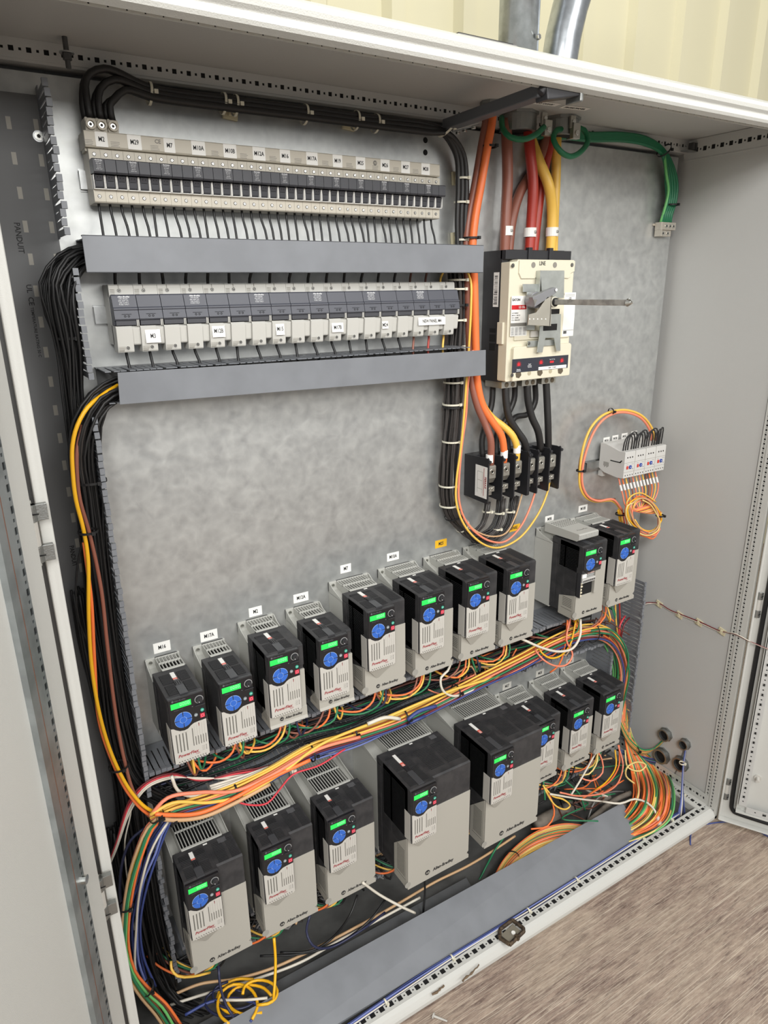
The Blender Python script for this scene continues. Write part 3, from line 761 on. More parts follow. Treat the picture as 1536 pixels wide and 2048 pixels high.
for i in range(6):
    o = p3 if i == 0 else dup(p3); o.name = 'fuse_holder'; o.location = (X2+i*3*P2,0,Z2); row2.append(o)
    tag(o,'three-pole light grey fuse holder with charcoal carriers, lower row, labelled %s'%l2[i],'fuse holder','fuse holders in the lower row')
for i,(w,h_,dx) in enumerate(((.0255,.0225,0),(.0240,.0215,-.001),(.0170,.0220,-.004),(.0260,.0180,0.002),(.0150,.0150,-.003),(.0720,.0165,.0))):
    px = (306,437,560,675,770,863)[i]; vz = (672,662,658,655,650,642)[i]
    p = at(px,vz,-.0795); lx = p.x-(X2+i*3*P2); lz = p.z-Z2
    q = MB(); q.box(-w/2,w/2,-.0003,.0003,-h_/2,h_/2,white); qo = q.build('name_label', row2[i]); qo.location = (lx,-.0803-(.001 if i==5 else 0),lz); qo.rotation_euler = (math.radians(-5),0,0)
    t = text(l2[i], .0105 if i < 5 else .0098, (0,-.0005,0), ink, qo, sx=.72)
# ------------------------------------------------------------------ circuit breaker
BX0, BX1, BZ0, BZ1 = .345, .553, .172, .471
bk = empty('circuit_breaker', (BX0,0,BZ0), 'large cream and black main circuit breaker with long operating shaft', 'circuit breaker')
BB = bk.location.copy()
m = MB(); m.box(BX0,BX1,-.066,0,BZ0,BZ1,brkblack); m.box(BX0,BX1,-.078,-.06,.451,BZ1,brkblack)
for i in range(3):
    x = BX0+.014+i*.064; m.box(x,x+.046,-.075,-.02,BZ1-.004,BZ1+.0008,deep)
for i in range(2):
    x = BX0+.066+i*.066; m.box(x,x+.012,-.082,-.07,.448,BZ1+.006,brkblack)
m.box(BX0-.0006,BX0+.001,-.052,-.030,.245,.262,deep); m.box(BX0-.0006,BX0+.001,-.052,-.030,.266,.283,deep); m.box(BX0-.0006,BX0+.001,-.052,-.030,.287,.297,deep)
prt(m,'case',bk,.0015)
m = MB(); x0 = BX0-.0008; x1 = BX1-.004
m.prism([(x0+.002,BZ0+.003),(x1-.002,BZ0+.005),(x1,BZ0+.007),(x1,.448),(x1-.002,.450),(x0+.024,.450),(x0+.0225,.446),(x0,.444),(x0,BZ0+.006)],'y',-.094,-.064,brkcream)
m.prism([(x0+.014,BZ0+.004),(x1-.004,BZ0+.005),(x1-.001,BZ0+.007),(x1-.001,.252),(x1-.006,.256),(x0+.018,.256),(x0+.014,.252)],'y',-.104,-.09,brkcream)
m.box(x0+.020,x1-.006,-.098,-.09,.27,.37,brkcream)
m.box(x0-.006,x0+.004,-.084,-.064,.262,.312,brkcream)
m.prism([(x0+.026,.420),(x0+.034,.408),(x0+.075,.408),(x0+.080,.412),(x0+.12,.412),(x1-.02,.408),(x1-.013,.412),(x1-.013,.420),(x1-.001,.424),(x1-.001,.448),(x0+.026,.448)],'y',-.0975,-.09,brkcream)
cov = prt(m,'cover',bk,.0012)
def P(u,v,Y): q = at(u,v,Y); return q
def patch(mb, u0,v0,u1,v1, Y, m, th=.0006):
    a = at((u0+u1)/2,v0,Y); b_ = at((u0+u1)/2,v1,Y); l = at(u0,(v0+v1)/2,Y).x; r = at(u1,(v0+v1)/2,Y).x
    mb.box(l,r,Y,Y+th,b_.z,a.z,m); return l,r,b_.z,a.z
m = MB(); l,r_,b_,t_ = patch(m,1022,592,1055,672,-.0985,white); lb = prt(m,'rating_label',bk)
w = r_-l
m = MB(); m.box(l+.001,r_,-.0989,-.0985,t_-.030,t_-.020,M('label_red',(200,35,40),.5)); prt(m,'printed_band',bk); m = MB(); m.box(l,r_,-.0989,-.0985,b_+.0225,b_+.030,grayink); m.box(l+.001,r_-.001,-.0987,-.0985,b_+.001,b_+.0226,M('label_pale',(214,214,210),.5))
for q in range(7):
    for j in range(4): m.box(l+.002+j*w*.24,l+.002+j*w*.24+w*.15,-.0991,-.0985,b_+.003+q*.0026,b_+.0038+q*.0026,M('print_gray',(110,110,112),.6))
prt(m,'printed_band',bk)
ptext('EATON', .0075, (l+.002,-.0990,t_-.0085), ink, lb, BB, align='LEFT', bold=.0002, sx=.95)
ptext('LD 35k', .0075, (l+w*.62,-.0993,t_-.025), white, lb, BB, sx=.85, bold=.0001)
for q,s_ in enumerate(('LD 3P 600VAC','600V AC  250V DC','CAT.  LD3600F','CTL1  BKR/A-C20')): ptext(s_, .0040, (l+.002,-.0990,t_-.038-q*.0052), ink, lb, BB, align='LEFT', sx=.8)
m = MB(); l,r_,b_,t_ = patch(m,1127,585,1149,672,-.0985,white); lb = prt(m,'rating_label',bk)
m = MB(); m.box(l+.001,r_-.001,-.0989,-.0985,b_+.014,b_+.0146,ink)
for q in range(8): m.box(l+.003+q*.0014,l+.0038+q*.0014,-.0989,-.0985,b_+.006,b_+.013,ink)
for q in range(3): m.box(l+.002,r_-.004,-.0989,-.0985,t_-.004-q*.0022,t_-.0045-q*.0022,grayink)
prt(m,'barcode',bk)
ptext('CE', .007, ((l+r_)/2,-.0990,t_-.014), ink, lb, BB)
ptext('LINE', .0125, ((P(1085,526,-.098)).x,-.0978,P(1085,527,-.098).z), ink, cov, BB, sx=.8, bold=.0002)
# barcode on the black left side
m = MB(); s0 = atx(988,545,BX0-.0006); s1 = atx(996,614,BX0-.0006)
m.box(BX0-.0008,BX0-.0002,s1.y,s0.y,s1.z,s0.z,white)
for q in range(18): 
    z = s1.z+.006+q*(s0.z-s1.z-.012)/18; m.box(BX0-.0011,BX0-.0006,s1.y+.004,s0.y-.002-(.002 if q%3 else 0),z,z+random.choice((.0008,.0016,.0022)),ink)
prt(m,'barcode_label',bk)
# trip panel
m = MB(); l,r_,b_,t_ = patch(m,1024,700,1138,726,-.1046,M('trip_panel_dark',(48,50,60),.4)); 
l = P(1025,715,-.1046).x; r_ = P(1137,710,-.1046).x; b_, t_ = .196, .228
m = MB(); m.box(l,r_,-.1048,-.104,b_,t_,M('trip_panel_dark',(48,50,60),.4)); tp_ = prt(m,'trip_panel',bk,.0004)
m = MB(); W_ = r_-l
m.box(l+W_*.46,l+W_*.97,-.1052,-.1047,b_+.001,b_+.0085,white)
for fx in (.11,.50,.88):
    cx, cz_ = l+W_*fx, t_-.013
    m.cyl((cx,-.1047,cz_),(0,-1,0),.0042,.0006,M('trip_red',(205,40,50),.5),14)
    for k in range(9):
        a = -.6+k*math.pi*1.4/8; m.add([(cx+math.cos(a+d)*rr,-.1053,cz_+math.sin(a+d)*rr) for d,rr in ((-.12,.0045),(.12,.0045),(.06,.0075),(-.06,.0075))],[(0,1,2,3)],M('trip_red',(205,40,50),.5))
m.box(l+W_*.66,l+W_*.73,-.1052,-.1047,t_-.016,t_-.011,M('trip_red',(205,40,50),.5))
prt(m,'trip_dial',bk)
for fx,s_ in ((.11,'Magnetic\nAdjustable'),(.30,'Rated\nAmperes\nTrip Unit')): ptext(s_, .0034, (l+W_*fx,-.1052,b_+(.0055 if fx < .2 else .014)), whiteink, tp_, BB, bold=.00005)
ptext("Push To Trip", .0034, (l+W_*.70,-.1052,t_-.0075), whiteink, tp_, BB)
ptext('400A  LT3400T', .0042, (l+W_*.71,-.1055,b_+.0047), ink, tp_, BB)
# lower openings
for u,v in ((1037,748),(1080,743),(1121,739)):
    m = MB(); p = P(u,v,-.1045); m.cyl((p.x,-.1038,BZ0+.0195),(0,-1,0),.0095,.0008,M('opening_brown',(92,82,66),.7),6); prt(m,'access_hole',bk)
for u in (1059,1101):
    m = MB(); p = P(u,742,-.1045); m.cyl((p.x,-.1038,BZ0+.0200),(0,-1,0),.0055,.0008,M('opening_tan',(176,166,140),.7),14); prt(m,'access_hole',bk)
for u,v in ((1067,530),(1110,530)):
    m = MB(); p = P(u,v,-.098); m.cyl((p.x,-.0972,p.z),(0,-1,0),.0065,.0008,M('opening_gray',(136,132,124),.7),16); prt(m,'access_hole',bk)
m = MB()
for u,v in ((1022,531),(1150,530),(1017,750)):
    p = P(u,v,-.096); screw(m,p.x+(.004 if u < 1100 else -.012),-.0985 if v < 600 else -.1045,p.z,.0045,.8)
prt(m,'cover_screw',bk)
# terminals below
m = MB()
for cx in (P(1003,765,-.05).x+.016, P(1061,762,-.05).x+.013, P(1098,757,-.05).x+.014):
    pass
for i in range(3):
    cx = BX0+.036+i*.066
    m.box(cx-.028,cx+.020,-.072,-.01,BZ0-.016,BZ0,alu)
    for dx in (-.012,.008): m.cyl((cx+dx,-.0721,BZ0-.008),(0,-1,0),.0062,.001,M('opening_brown',(92,82,66),.7),14)
prt(m,'load_terminal',bk,.001)
# operating mechanism of zinc plated sheet
zn = M('zinc_sheet', (196,200,196), .32, .75, var=.15, vscale=40)
m = MB()
def sheet(pts, Y, th, mt=zn):
    q = [at(u,v,Y) for u,v in pts]; m.prism([(p.x,p.z) for p in q],'y',Y,Y+th,mt)
sheet([(1081,541),(1129,541),(1128,596),(1110,596),(1100,588),(1084,586)],-.112,.002)
m.box(P(1081,541,-.112).x,P(1081,541,-.112).x+.002,-.112,-.098,P(1081,590,-.112).z,P(1081,541,-.112).z,zn)
sheet([(1046,568),(1084,568),(1084,584),(1046,584)],-.104,.002)
sheet([(1054,584),(1070,584),(1070,660),(1054,660)],-.108,.002)
prt(m,'mechanism_plate',bk,.0004)
m = MB()
sheet([(1095,594),(1103,594),(1102,652),(1056,650),(1058,629),(1073,625)],-.142,.002,M('satin_sheet',(200,196,184),.35,.7))
q0 = P(1103,594,-.142); q1 = P(1102,652,-.142)
m.box(q0.x-.0015,q0.x+.0005,-.142,-.104,q1.z,q0.z,M('satin_sheet',(200,196,184),.35,.7))
for u in (1059,1067,1075,1083,1091):
    p = P(u,638,-.142); m.cyl((p.x,-.1424,p.z),(0,-1,0),.0017,.0003,white,10)
prt(m,'lever_bracket',bk,.0004)
m = MB()
sheet([(1096,628),(1122,628),(1121,672),(1121,702),(1113,702),(1108,676),(1091,676),(1085,705),(1074,705),(1079,672),(1080,652),(1097,652)],-.116,.002)
m2 = MB(); p = P(1102,653,-.116)
fork = prt(m,'handle_fork',bk,.0004)
for (u0,v0,u1,v1) in ((1087,648,1114,661),(1098,618,1119,628)):
    m = MB(); patch(m,u0,v0,u1,v1,-.1166,deep,.0005); prt(m,'fork_slot',bk)
m = MB(); patch(m,1056,680,1120,692,-.108,zn,.003); screw(m,P(1058,687,-.108).x,-.1082,P(1058,687,-.108).z,.004); patch(m,1062,662,1078,674,-.104,ltgray,.006); prt(m,'lower_strap',bk,.0005)
m = MB(); dc = P(1071,600,-.122); m.cyl((dc.x,-.106,dc.z),(0,-1,0),.0185,.020,M('drive_disc',(146,147,150),.4,.5),26)
prt(m,'drive_disc',bk,.0008)
m = MB(); a_ = P(1066,603,-.140); e_ = P(1110,580,-.140)
dv = Vector((e_.x-a_.x,0,e_.z-a_.z)).normalized(); nn = Vector((-dv.z,0,dv.x))
pp = [a_-nn*.013, a_+nn*.010, a_.lerp(e_,.55)+nn*.009, e_+nn*.0065, e_+dv*.006, e_-nn*.0065, a_.lerp(e_,.5)-nn*.010]
m.prism([(p.x,p.z) for p in pp],'y',-.142,-.128,M('drive_disc',(146,147,150),.4,.5)); m.cyl((e_.x,-.143,e_.z),(0,-1,0),.0035,.002,white,14)
m.prism([(p.x,p.z) for p in (a_+nn*.006,a_+dv*.012,a_-nn*.010)],'y',-.1425,-.141,bright)
prt(m,'crank_arm',bk,.001)
sx_, sz_ = .4535, .3555
m = MB(); m.cyl((sx_,-.104,sz_),(0,-1,0),.012,.028,M('pale_bush',(206,202,186),.5),20); m.cyl((sx_,-.130,sz_),(0,-1,0),.0095,.006,rubber,20); prt(m,'shaft_bush',bk,.0006)
m = MB(); m.cyl((sx_,-.136,sz_),(0,-1,0),.0085,.205,M('shaft_steel',(178,176,170),.45,.35,var=.35,vscale=60),4)
prt(m,'operating_shaft',bk,.0012)
m = MB(); m.cyl((sx_,-.341,sz_),(0,-1,0),.0085,.009,bright,12,.004); m.cyl((sx_,-.349,sz_),(0,-1,0),.004,.006,bright,6,.001)
m.cyl((sx_,-.343,sz_-.009),(0,0,1),.0017,.018,bright,8); prt(m,'shaft_tip',bk,.0005)
# ------------------------------------------------------------------ power distribution blocks
finu = [(980,918),(1008.4,910),(1033,905),(1060.5,899),(1080,894),(1103,889),(1124,886)]
fx = [at(u,v,-.095).x for u,v in finu]
for g_,(a,b_) in enumerate(((0,3),(3,6))):
    xs = fx[a:b_+1]; base = empty('distribution_block',(xs[0],0,-.125),('black three-pole power distribution block with brown, orange and yellow cables','black three-pole power distribution block fed by three black cables')[g_],'distribution block')
    m = MB(); m.box(xs[0],xs[-1],-.030,0,-.120,-.012,brkblack); 
    for i in range(3): m.box(xs[i]+.004,xs[i+1]-.003,-.045,-.028,-.112,-.018,brkblack)
    prt(m,'base',base,.0012)
    for i in (range(4) if g_ == 0 else range(4)):
        if g_ == 1 and i == 0: xo = .0045
        else: xo = 0
        m = MB(); x = xs[i]+xo; m.prism([(0,-.122),(-.092,-.124),(-.095,-.121),(-.095,-.010),(-.091,-.006),(-.088,-.009),(-.080,-.008),(0,-.012)],'x',x-.0035,x,brkblack); m.cyl((x+.0004,-.090,-.016),(0,-1,0),.004,.008,brkblack,10); prt(m,'barrier_fin',base,.0007)
    for i in range(3):
        x = xs[i]+.003; w = min(.0225, xs[i+1]-xs[i]-.007)
        m = MB(); m.prism([(-.040,-.028),(-.086,-.028),(-.089,-.031),(-.089,-.060),(-.080,-.074),(-.040,-.076)],'x',x,x+w,alu)
        m.ring((x+w*.5,-.0888,-.044),(0,-1,0),.0036,.0078,.0012,bright,20); m.cyl((x+w*.5,-.0884,-.044),(0,-1,0),.0033,.0006,screwdark,6); prt(m,'main_lug',base,.001)
        m = MB(); m.box(x,x+w,-.086,-.04,-.096,-.083,alu); m.box(x,x+w,-.076,-.04,-.108,-.096,alu); m.box(x,x+w*.5,-.078,-.04,-.083,-.076,alu)
        for q in (.27,.73): m.ring((x+w*q,-.086,-.0895),(0,-1,0),.0016,.0032,.0012,bright,12); m.cyl((x+w*q,-.0857,-.0895),(0,-1,0),.0018,.0006,screwdark,6)
        prt(m,'branch_lug',base,.0006)
    if g_ == 0:
        m = MB(); m.box(xs[0]-.0042,xs[0]-.0034,-.091,-.046,-.111,-.030,white); m.box(xs[0]-.0046,xs[0]-.004,-.080,-.0785,-.105,-.034,redink)
        for q in range(3): m.box(xs[0]-.0045,xs[0]-.004,-.074,-.055,-.045-q*.022,-.0455-q*.022,grayink)
        for yy in (-.074,-.055): m.box(xs[0]-.0045,xs[0]-.004,yy,yy+.0005,-.1,-.045,grayink)
        pl = prt(m,'wiring_label',base)
        ptext('FERRAZ', .009, (xs[0]-.0046,-.0855,-.070), redink, pl, base.location, rot=(math.pi/2,math.pi/2,-math.pi/2), sx=.95) 
# ------------------------------------------------------------------ relays at the right
m = MB(); z = -.112; m.prism([(-.001,z-.0175),(-.001,z-.013),(-.0085,z-.013),(-.0085,z+.013),(-.001,z+.013),(-.001,z+.0175),(-.0025,z+.0175),(-.0025,z+.0145),(-.010,z+.0145),(-.010,z-.0145),(-.0025,z-.0145),(-.0025,z-.0175)],'x',.745,.985,steel)
tag(m.build('mounting_rail'),'short zinc mounting rail carrying the four grey relays','rail')
rel0 = None
for i in range(4):
    x = .795+i*.0448
    if rel0 is None:
        r = empty('overload_relay'); W = .0440
        m = MB(); m.prism([(-.010,.010),(-.010,-.062),(-.030,-.072),(-.078,-.078),(-.100,-.076),(-.100,-.0015),(-.097,.0),(-.078,.0),(-.030,.012),(-.010,.012)],'x',0,W,relay)
        m.box(.006,.02,-.02,-.004,-.088,-.060,relay)
        m.box(-.0006,.001,-.086,-.050,-.034,-.031,deep); m.prism([(-.086,-.034),(-.092,-.026),(-.089,-.025),(-.083,-.031)],'x',-.0006,.001,deep)
        m.box(W-.0005,W,-.1004,-.08,-.076,0,M('seam_gray',(120,114,102),.7)); m.box(0,W,-.1004,-.09,-.0325,-.0319,M('seam_gray',(120,114,102),.7)); m.box(0,W,-.1004,-.09,-.0595,-.059,M('seam_gray',(120,114,102),.7))
        bo = m.build('body', r, .0008)
        m = MB()
        for q in range(4): m.cyl((.008+q*.010,-.1,-.069),(0,-1,0),.0018,.0004,screwdark,10)
        for q in range(3): m.cyl((.012+q*.010,-.1,-.017),(0,-1,0),.0024,.0004,screwdark,10)
        m.build('terminal_opening', r)
        m = MB(); m.cyl((.025,-.1,-.0455),(0,-1,0),.0052,.003,M('dial_blue',(40,66,150),.4),18); m.box(.0215,.0285,-.1034,-.1028,-.046,-.045,white); m.build('setting_dial', r, .0003)
        m = MB(); m.box(.010,.0155,-.1025,-.0995,-.0505,-.0415,M('reset_red',(200,60,50),.4)); m.build('reset_button', r, .0004)
        m = MB(); m.box(.008,.016,-.1003,-.0999,-.038,-.0374,grayink); m.box(.030,.040,-.1003,-.0999,-.038,-.0374,grayink); m.cyl((.037,-.1,-.052),(0,-1,0),.0014,.0003,ink,8)
        for q in range(7): m.box(-.0003,.001,-.045+q*.0028,-.0435+q*.0028,-.052-(q%3)*.002,-.040,grayink)
        m.build('printing', r)
        o = rel0 = r
    else: o = dup(rel0)
    o.location = (x,0,-.056); o.name = 'overload_relay'
    tag(o, ('grey overload relay, leftmost of the four, its printed side in view','grey overload relay, second from the left of the four','grey overload relay, third from the left of the four','grey overload relay, rightmost of the four, nearest the side wall')[i],'relay','overload relays on the short rail')
# ground lug
m = MB(); gb = empty('ground_lug',(.96,0,.52),'small pale ground lug at the right edge of the plate, green wires clamped in it','ground lug')
for k,(xa,xb,ya,yb_,za,zb_) in enumerate(((.938,1.012,-.004,0,.546,.552),(.945,1.008,-.024,-.004,.535,.5545),(.948,.998,-.018,-.004,.5185,.535))): m.box(xa,xb,ya,yb_,za,zb_,M('lug_tin',(196,190,178),.4,.5))
m.box(.946,.95,-.026,-.004,.518,.5545,M('lug_tin',(196,190,178),.4,.5))
prt(m,'clamp_body',gb,.0006)
for x_,z_,rr in ((.968,.5445,.0052),(.983,.5445,.0052),(.9975,.5445,.0052),(.964,.5265,.0055),(.984,.5265,.0055)):
    m = MB(); y_ = -.024 if z_ > .54 else -.018; m.cyl((x_,y_,z_),(0,-1,0),rr,.0012,bright,16); m.cyl((x_,y_-.001,z_),(0,-1,0),rr*.45,.0006,screwdark,6); prt(m,'clamp_screw',gb)
# ------------------------------------------------------------------ name labels on the plate
def plabel(s, u, v, w=.034, h=.022, mat=white, Y=-.0004, size=.0125, tilt=0, lab=None, sx=.72):
    p = at(u,v,Y); m = MB(); m.box(-w/2,w/2,Y,0,-h/2,h/2,mat)
    o = m.build('name_label'); o.location = (p.x,0,p.z); o.rotation_euler = (0,tilt,0)
    tag(o, lab or ('white label reading %s on the plate'%s), 'label'); text(s,size,(0,Y-.0003,0),ink,o,sx=sx); return o
plabel('M16',324,1294,.035,.0235); plabel('M17A',418,1271,.038,.0235); plabel('M2',511,1223,.031,.022); plabel('M12A',602,1195,.038,.022)
plabel('M7',691.5,1137,.029,.021); plabel('M10A',786,1113,.035,.021); plabel('M25',882,1087,.037,.021,yellowlab,lab='amber label reading M25 on the plate')
plabel('SPARE',1028,1056,.045,.019,yellowlab,lab='amber label reading SPARE behind the hanging cables')
plabel('M9B',1099,1038,.034,.021); plabel('M10B',1166,1017,.037,.021)
plabel('M28',965,1081,.055,.016,lab='pale label partly hidden by the cable loop')
plabel('M27',1014,1372,.034,.022,M('dusty_label',(200,198,190),.6)); plabel('M20',1080,1346,.034,.022,M('dusty_label',(200,198,190),.6)); plabel('M28',1140,1322,.034,.02,M('dusty_label',(200,198,190),.6),lab='dusty label behind the pink looped wire')
for k,(s,u) in enumerate((('M15A',1213),('M15B',1230.5),('M15C',1249),('M15D',1268))):
    plabel(s,u,881-k*4.2,.026,.019,size=.0095)
# ------------------------------------------------------------------ wiring ducts
PT = .0127
def wall(parent, p0, p1, dep=.100, base=.022, sway=0., tip=True, name='slotted_wall', m=ductgray, side=0, bend=0.):
    """slotted duct wall: p0,p1 (x,z) on the plate; fingers reach out to -dep. side: thickness direction"""
    a = Vector((p0[0],p0[1])); b = Vector((p1[0],p1[1])); L = (b-a).length; t = (b-a)/L; n = Vector((-t.y,t.x)); mb = MB(); th = .0016
    def pt(s,y,k): q = a+t*s+n*k; return (q.x,y,q.y)
    def bar(s0,s1,y0,y1,sw0=0,sw1=0,k0=0,th_=th,nb=0.):
        vs = [pt(s0+sw0,y0,k0),pt(s1+sw0,y0,k0),pt(s1+sw0,y0,k0+th_),pt(s0+sw0,y0,k0+th_),pt(s0+sw1,y1,k0+nb),pt(s1+sw1,y1,k0+nb),pt(s1+sw1,y1,k0+th_+nb),pt(s0+sw1,y1,k0+th_+nb)]
        mb.add(vs,[(0,3,2,1),(4,5,6,7),(0,1,5,4),(1,2,6,5),(2,3,7,6),(3,0,4,7)],m)
    bar(0,L,0,-base)
    s = .002
    while s+.0095 < L:
        j = random.uniform(-sway,sway); nb = random.uniform(-bend,bend)
        bar(s,s+.0098,-base,-dep*.5,0,j*.5,0,th,nb*.4); bar(s+j*.5,s+.0098+j*.5,-dep*.5,-dep+.006,0,j*.5,nb*.4,th,nb*.6)
        if tip: bar(s+j-.0004,s+.0104+j,-dep+.0055,-dep-.001,0,0,-.0042+nb,.0084)
        s += PT
    o = mb.build(name); o.parent = parent; o.matrix_parent_inverse = Matrix.Translation(-parent.location); return o
def duct(name, loc, label): return empty(name, loc, label, 'wiring duct')
def base_(parent, x0,x1,z0,z1, m=ductdark, nm='back_plate'): return prt(MB().box(x0,x1,-.0025,0,z0,z1,m),nm,parent)
# upper horizontal duct
d = duct('wiring_duct',(-.55,0,.42),'grey wiring duct with long flat cover between the two rows of fuse holders')
base_(d,-.552,.262,.424,.476); wall(d,(-.552,.474),(.262,.474),tip=False); wall(d,(-.552,.425),(.262,.425),tip=False)
m = MB(); m.box(-.5585,.2585,-.1045,-.1025,.4205,.4775,ductgray); m.box(-.5585,.2585,-.1045,-.095,.4755,.4775,ductgray); m.box(-.5585,.2585,-.1045,-.095,.4205,.4225,ductgray); prt(m,'cover',d,.0008)
# lower horizontal duct
d = duct('wiring_duct',(-.55,0,.2),'grey wiring duct with cover below the lower row of fuse holders, slots showing on top')
base_(d,-.55,.25,.205,.262); wall(d,(-.552,.2605),(.243,.2605),sway=.0025,tip=False); wall(d,(-.552,.207),(.243,.207),tip=False)
m = MB(); q = [(-.5325,.2605),(.2715,.2545),(.2735,.1975),(-.5355,.2065)]; m.prism(q,'y',-.1065,-.1045,ductgray); prt(m,'cover',d,.0006)
# left vertical ducts
d = duct('wiring_duct',(-.63,0,-.3),'wide dark grey vertical wiring duct along the left side, filled with black wires')
bm = MB(); zz0, zz1 = -1.15, .690
bm.box(-.700,-.5785,-.0028,0,zz0,zz1,ductdark); sl = MB()
z = .576-.05*40
k = 0
while z < .66:
    if z > -1.1:
        for xs_ in (-.6265,-.587): bm.box(xs_-.0035,xs_+.0035,-.0032,-.0026,z-.009,z+.009,M('slot_shows_plate',(170,166,156),.5))
    z += .0505
bo = prt(bm,'back_plate',d)
for s_,u,v,sz in (('PANDUIT',38,476,.0095),('PANDUIT',146,1112,.0085)):
    p = at(u,v,-.0028); ptext(s_, sz*1.3, (p.x,-.0031,p.z), ink, bo, d.location, rot=(math.pi/2,math.pi/2,0), sx=.9, bold=.0002)
p = at(60,590,-.0028); ptext('UL  CE', .0115, (p.x,-.0031,p.z), ink, bo, d.location, rot=(math.pi/2,math.pi/2,0)); p = at(72,665,-.0028); ptext('TEMPERATURE RATING 50 C', .0065, (p.x,-.0031,p.z), ink, bo, d.location, rot=(math.pi/2,math.pi/2,0))
m = MB(); p = at(77,273,-.0028); m.cyl((p.x,-.0028,p.z),(0,-1,0),.0085,.002,steel,20); m.cyl((p.x,-.0048,p.z),(0,-1,0),.006,.002,bright,16); m.cyl((p.x,-.0068,p.z),(0,-1,0),.0028,.0004,screwdark,8); prt(m,'fixing_screw',d)
wall(d,(-.5785,.476),(-.5785,.700),sway=.0008,bend=.002)
wall(d,(-.5745,.250),(-.5745,.436),sway=.0008,bend=.001)
wall(d,(-.5785,-.60),(-.5785,.192),sway=.0010,bend=.001)
wall(d,(-.575,-1.12),(-.581,-.72),sway=.0015,bend=.003)
wall(d,(-.700,-1.15),(-.700,.690))
# middle duct
d = duct('wiring_duct',(0,0,-.6),'open grey wiring duct between the two rows of drives, crammed with wires')
base_(d,-.578,.83,-.664,-.545); wall(d,(-.577,-.548),(.83,-.525),sway=.003,bend=.002,m=ductgray); wall(d,(-.54,-.655),(.45,-.640),sway=.003,bend=.002,dep=.095); wall(d,(.45,-.644),(.80,-.662),sway=.003,bend=.002,dep=.095)
# right duct
d = duct('wiring_duct',(.9,0,-.8),'open grey vertical wiring duct at the right end of the drives')
base_(d,.826,.953,-1.13,-.48); wall(d,(.826,-1.0),(.826,-.668),sway=.001,bend=.002); wall(d,(.953,-1.09),(.953,-.487),sway=.001,bend=.003)
# bottom duct
d = duct('wiring_duct',(0,0,-1.05),'dark wiring duct under the bottom row of drives')
base_(d,-.56,.82,-1.12,-1.03); wall(d,(-.56,-1.034),(.82,-1.030),sway=.002,bend=.002,dep=.095); wall(d,(-.56,-1.118),(.82,-1.115),sway=.002,bend=.002,dep=.095)
# loose duct covers on the enclosure floor
a, b_, c_, e = Vector((.775,-.234,-1.150)), Vector((.7585,-.327,-1.199)), Vector((-.66,-.327,-1.199)), Vector((-.66,-.222,-1.150))
nrm = (b_-a).cross(e-a).normalized(); nrm = nrm if nrm.z > 0 else -nrm
m = MB(); vs = [a,b_,c_,e]; m.add([*vs,*[v-nrm*.002 for v in vs]],[(0,1,2,3),(7,6,5,4),(0,4,5,1),(1,5,6,2),(2,6,7,3),(3,7,4,0)],ductgray)
m.box(-.66,.76,-.327,-.325,-1.205,-1.199,ductgray)
tag(m.build('duct_cover'),'long flat light grey duct cover leaning along the front sill','duct cover')
m = MB(); dk = M('shaded_duct_cover',(96,98,100),.5,var=.2,vscale=20)  # darker than the other ducts: bottom shade worked into the grey
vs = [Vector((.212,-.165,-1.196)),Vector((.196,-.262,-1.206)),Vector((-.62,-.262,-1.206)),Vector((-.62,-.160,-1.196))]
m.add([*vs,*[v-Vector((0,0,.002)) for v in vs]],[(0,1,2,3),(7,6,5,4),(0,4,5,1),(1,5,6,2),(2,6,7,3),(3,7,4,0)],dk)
tag(m.build('duct_cover'),'shorter shade-darkened grey duct cover lying flat behind the long one','duct cover')
# ------------------------------------------------------------------ fittings in the roof and outside
def gland(u, v, rr, h, nm, lab, Z=ZC, hexn=8):
    p = atz(u,v,Z); m = MB(); m.cyl(p,(0,0,-1),rr*1.12,.006,cast,hexn); m.cyl(p+Vector((0,0,-.006)),(0,0,-1),rr,h,cast,28,rr*1.02); m.ring(p+Vector((0,0,-.006-h)),(0,0,-1),rr*.8,rr*1.02,.004,cast,28)
    m.cyl(p+Vector((0,0,-.006-h-.0008)),(0,0,-1),rr*.8,.0006,deep,28)
    o = m.build(nm,None,.001); o.data.transform(Matrix.Translation(-p)); o.location = p; tag(o,lab,'conduit fitting'); return p
g1 = gland(982,203,.021,.004,'cable_gland','flat dark ring fitting in the roof where the brown and orange cables enter')
g2 = gland(1036,226,.042,.030,'conduit_bushing','large cast conduit bushing in the roof, left of the pair')
g3 = gland(1121,237,.042,.030,'conduit_bushing','large cast conduit bushing in the roof, right of the pair')
def clampp(p, dx, nm, lab):
    m = MB(); m.box(p.x+dx-.010,p.x+dx+.012,p.y-.058,p.y-.046,p.z-.052,p.z-.020,alu); m.box(p.x+dx-.012,p.x+dx+.004,p.y-.050,p.y-.043,p.z-.030,p.z-.004,alu); m.cyl((p.x+dx+.001,p.y-.058,p.z-.040),(0,-1,0),.006,.003,bright,12); m.cyl((p.x+dx-.004,p.y-.05,p.z-.016),(0,-1,0),.005,.004,bright,8)
    tag(m.build(nm,None,.001),lab,'clamp')
clampp(g2,.040,'grounding_clamp','grounding clamp on the left conduit bushing'); clampp(g3,-.004,'grounding_clamp','grounding clamp on the front of the right conduit bushing')
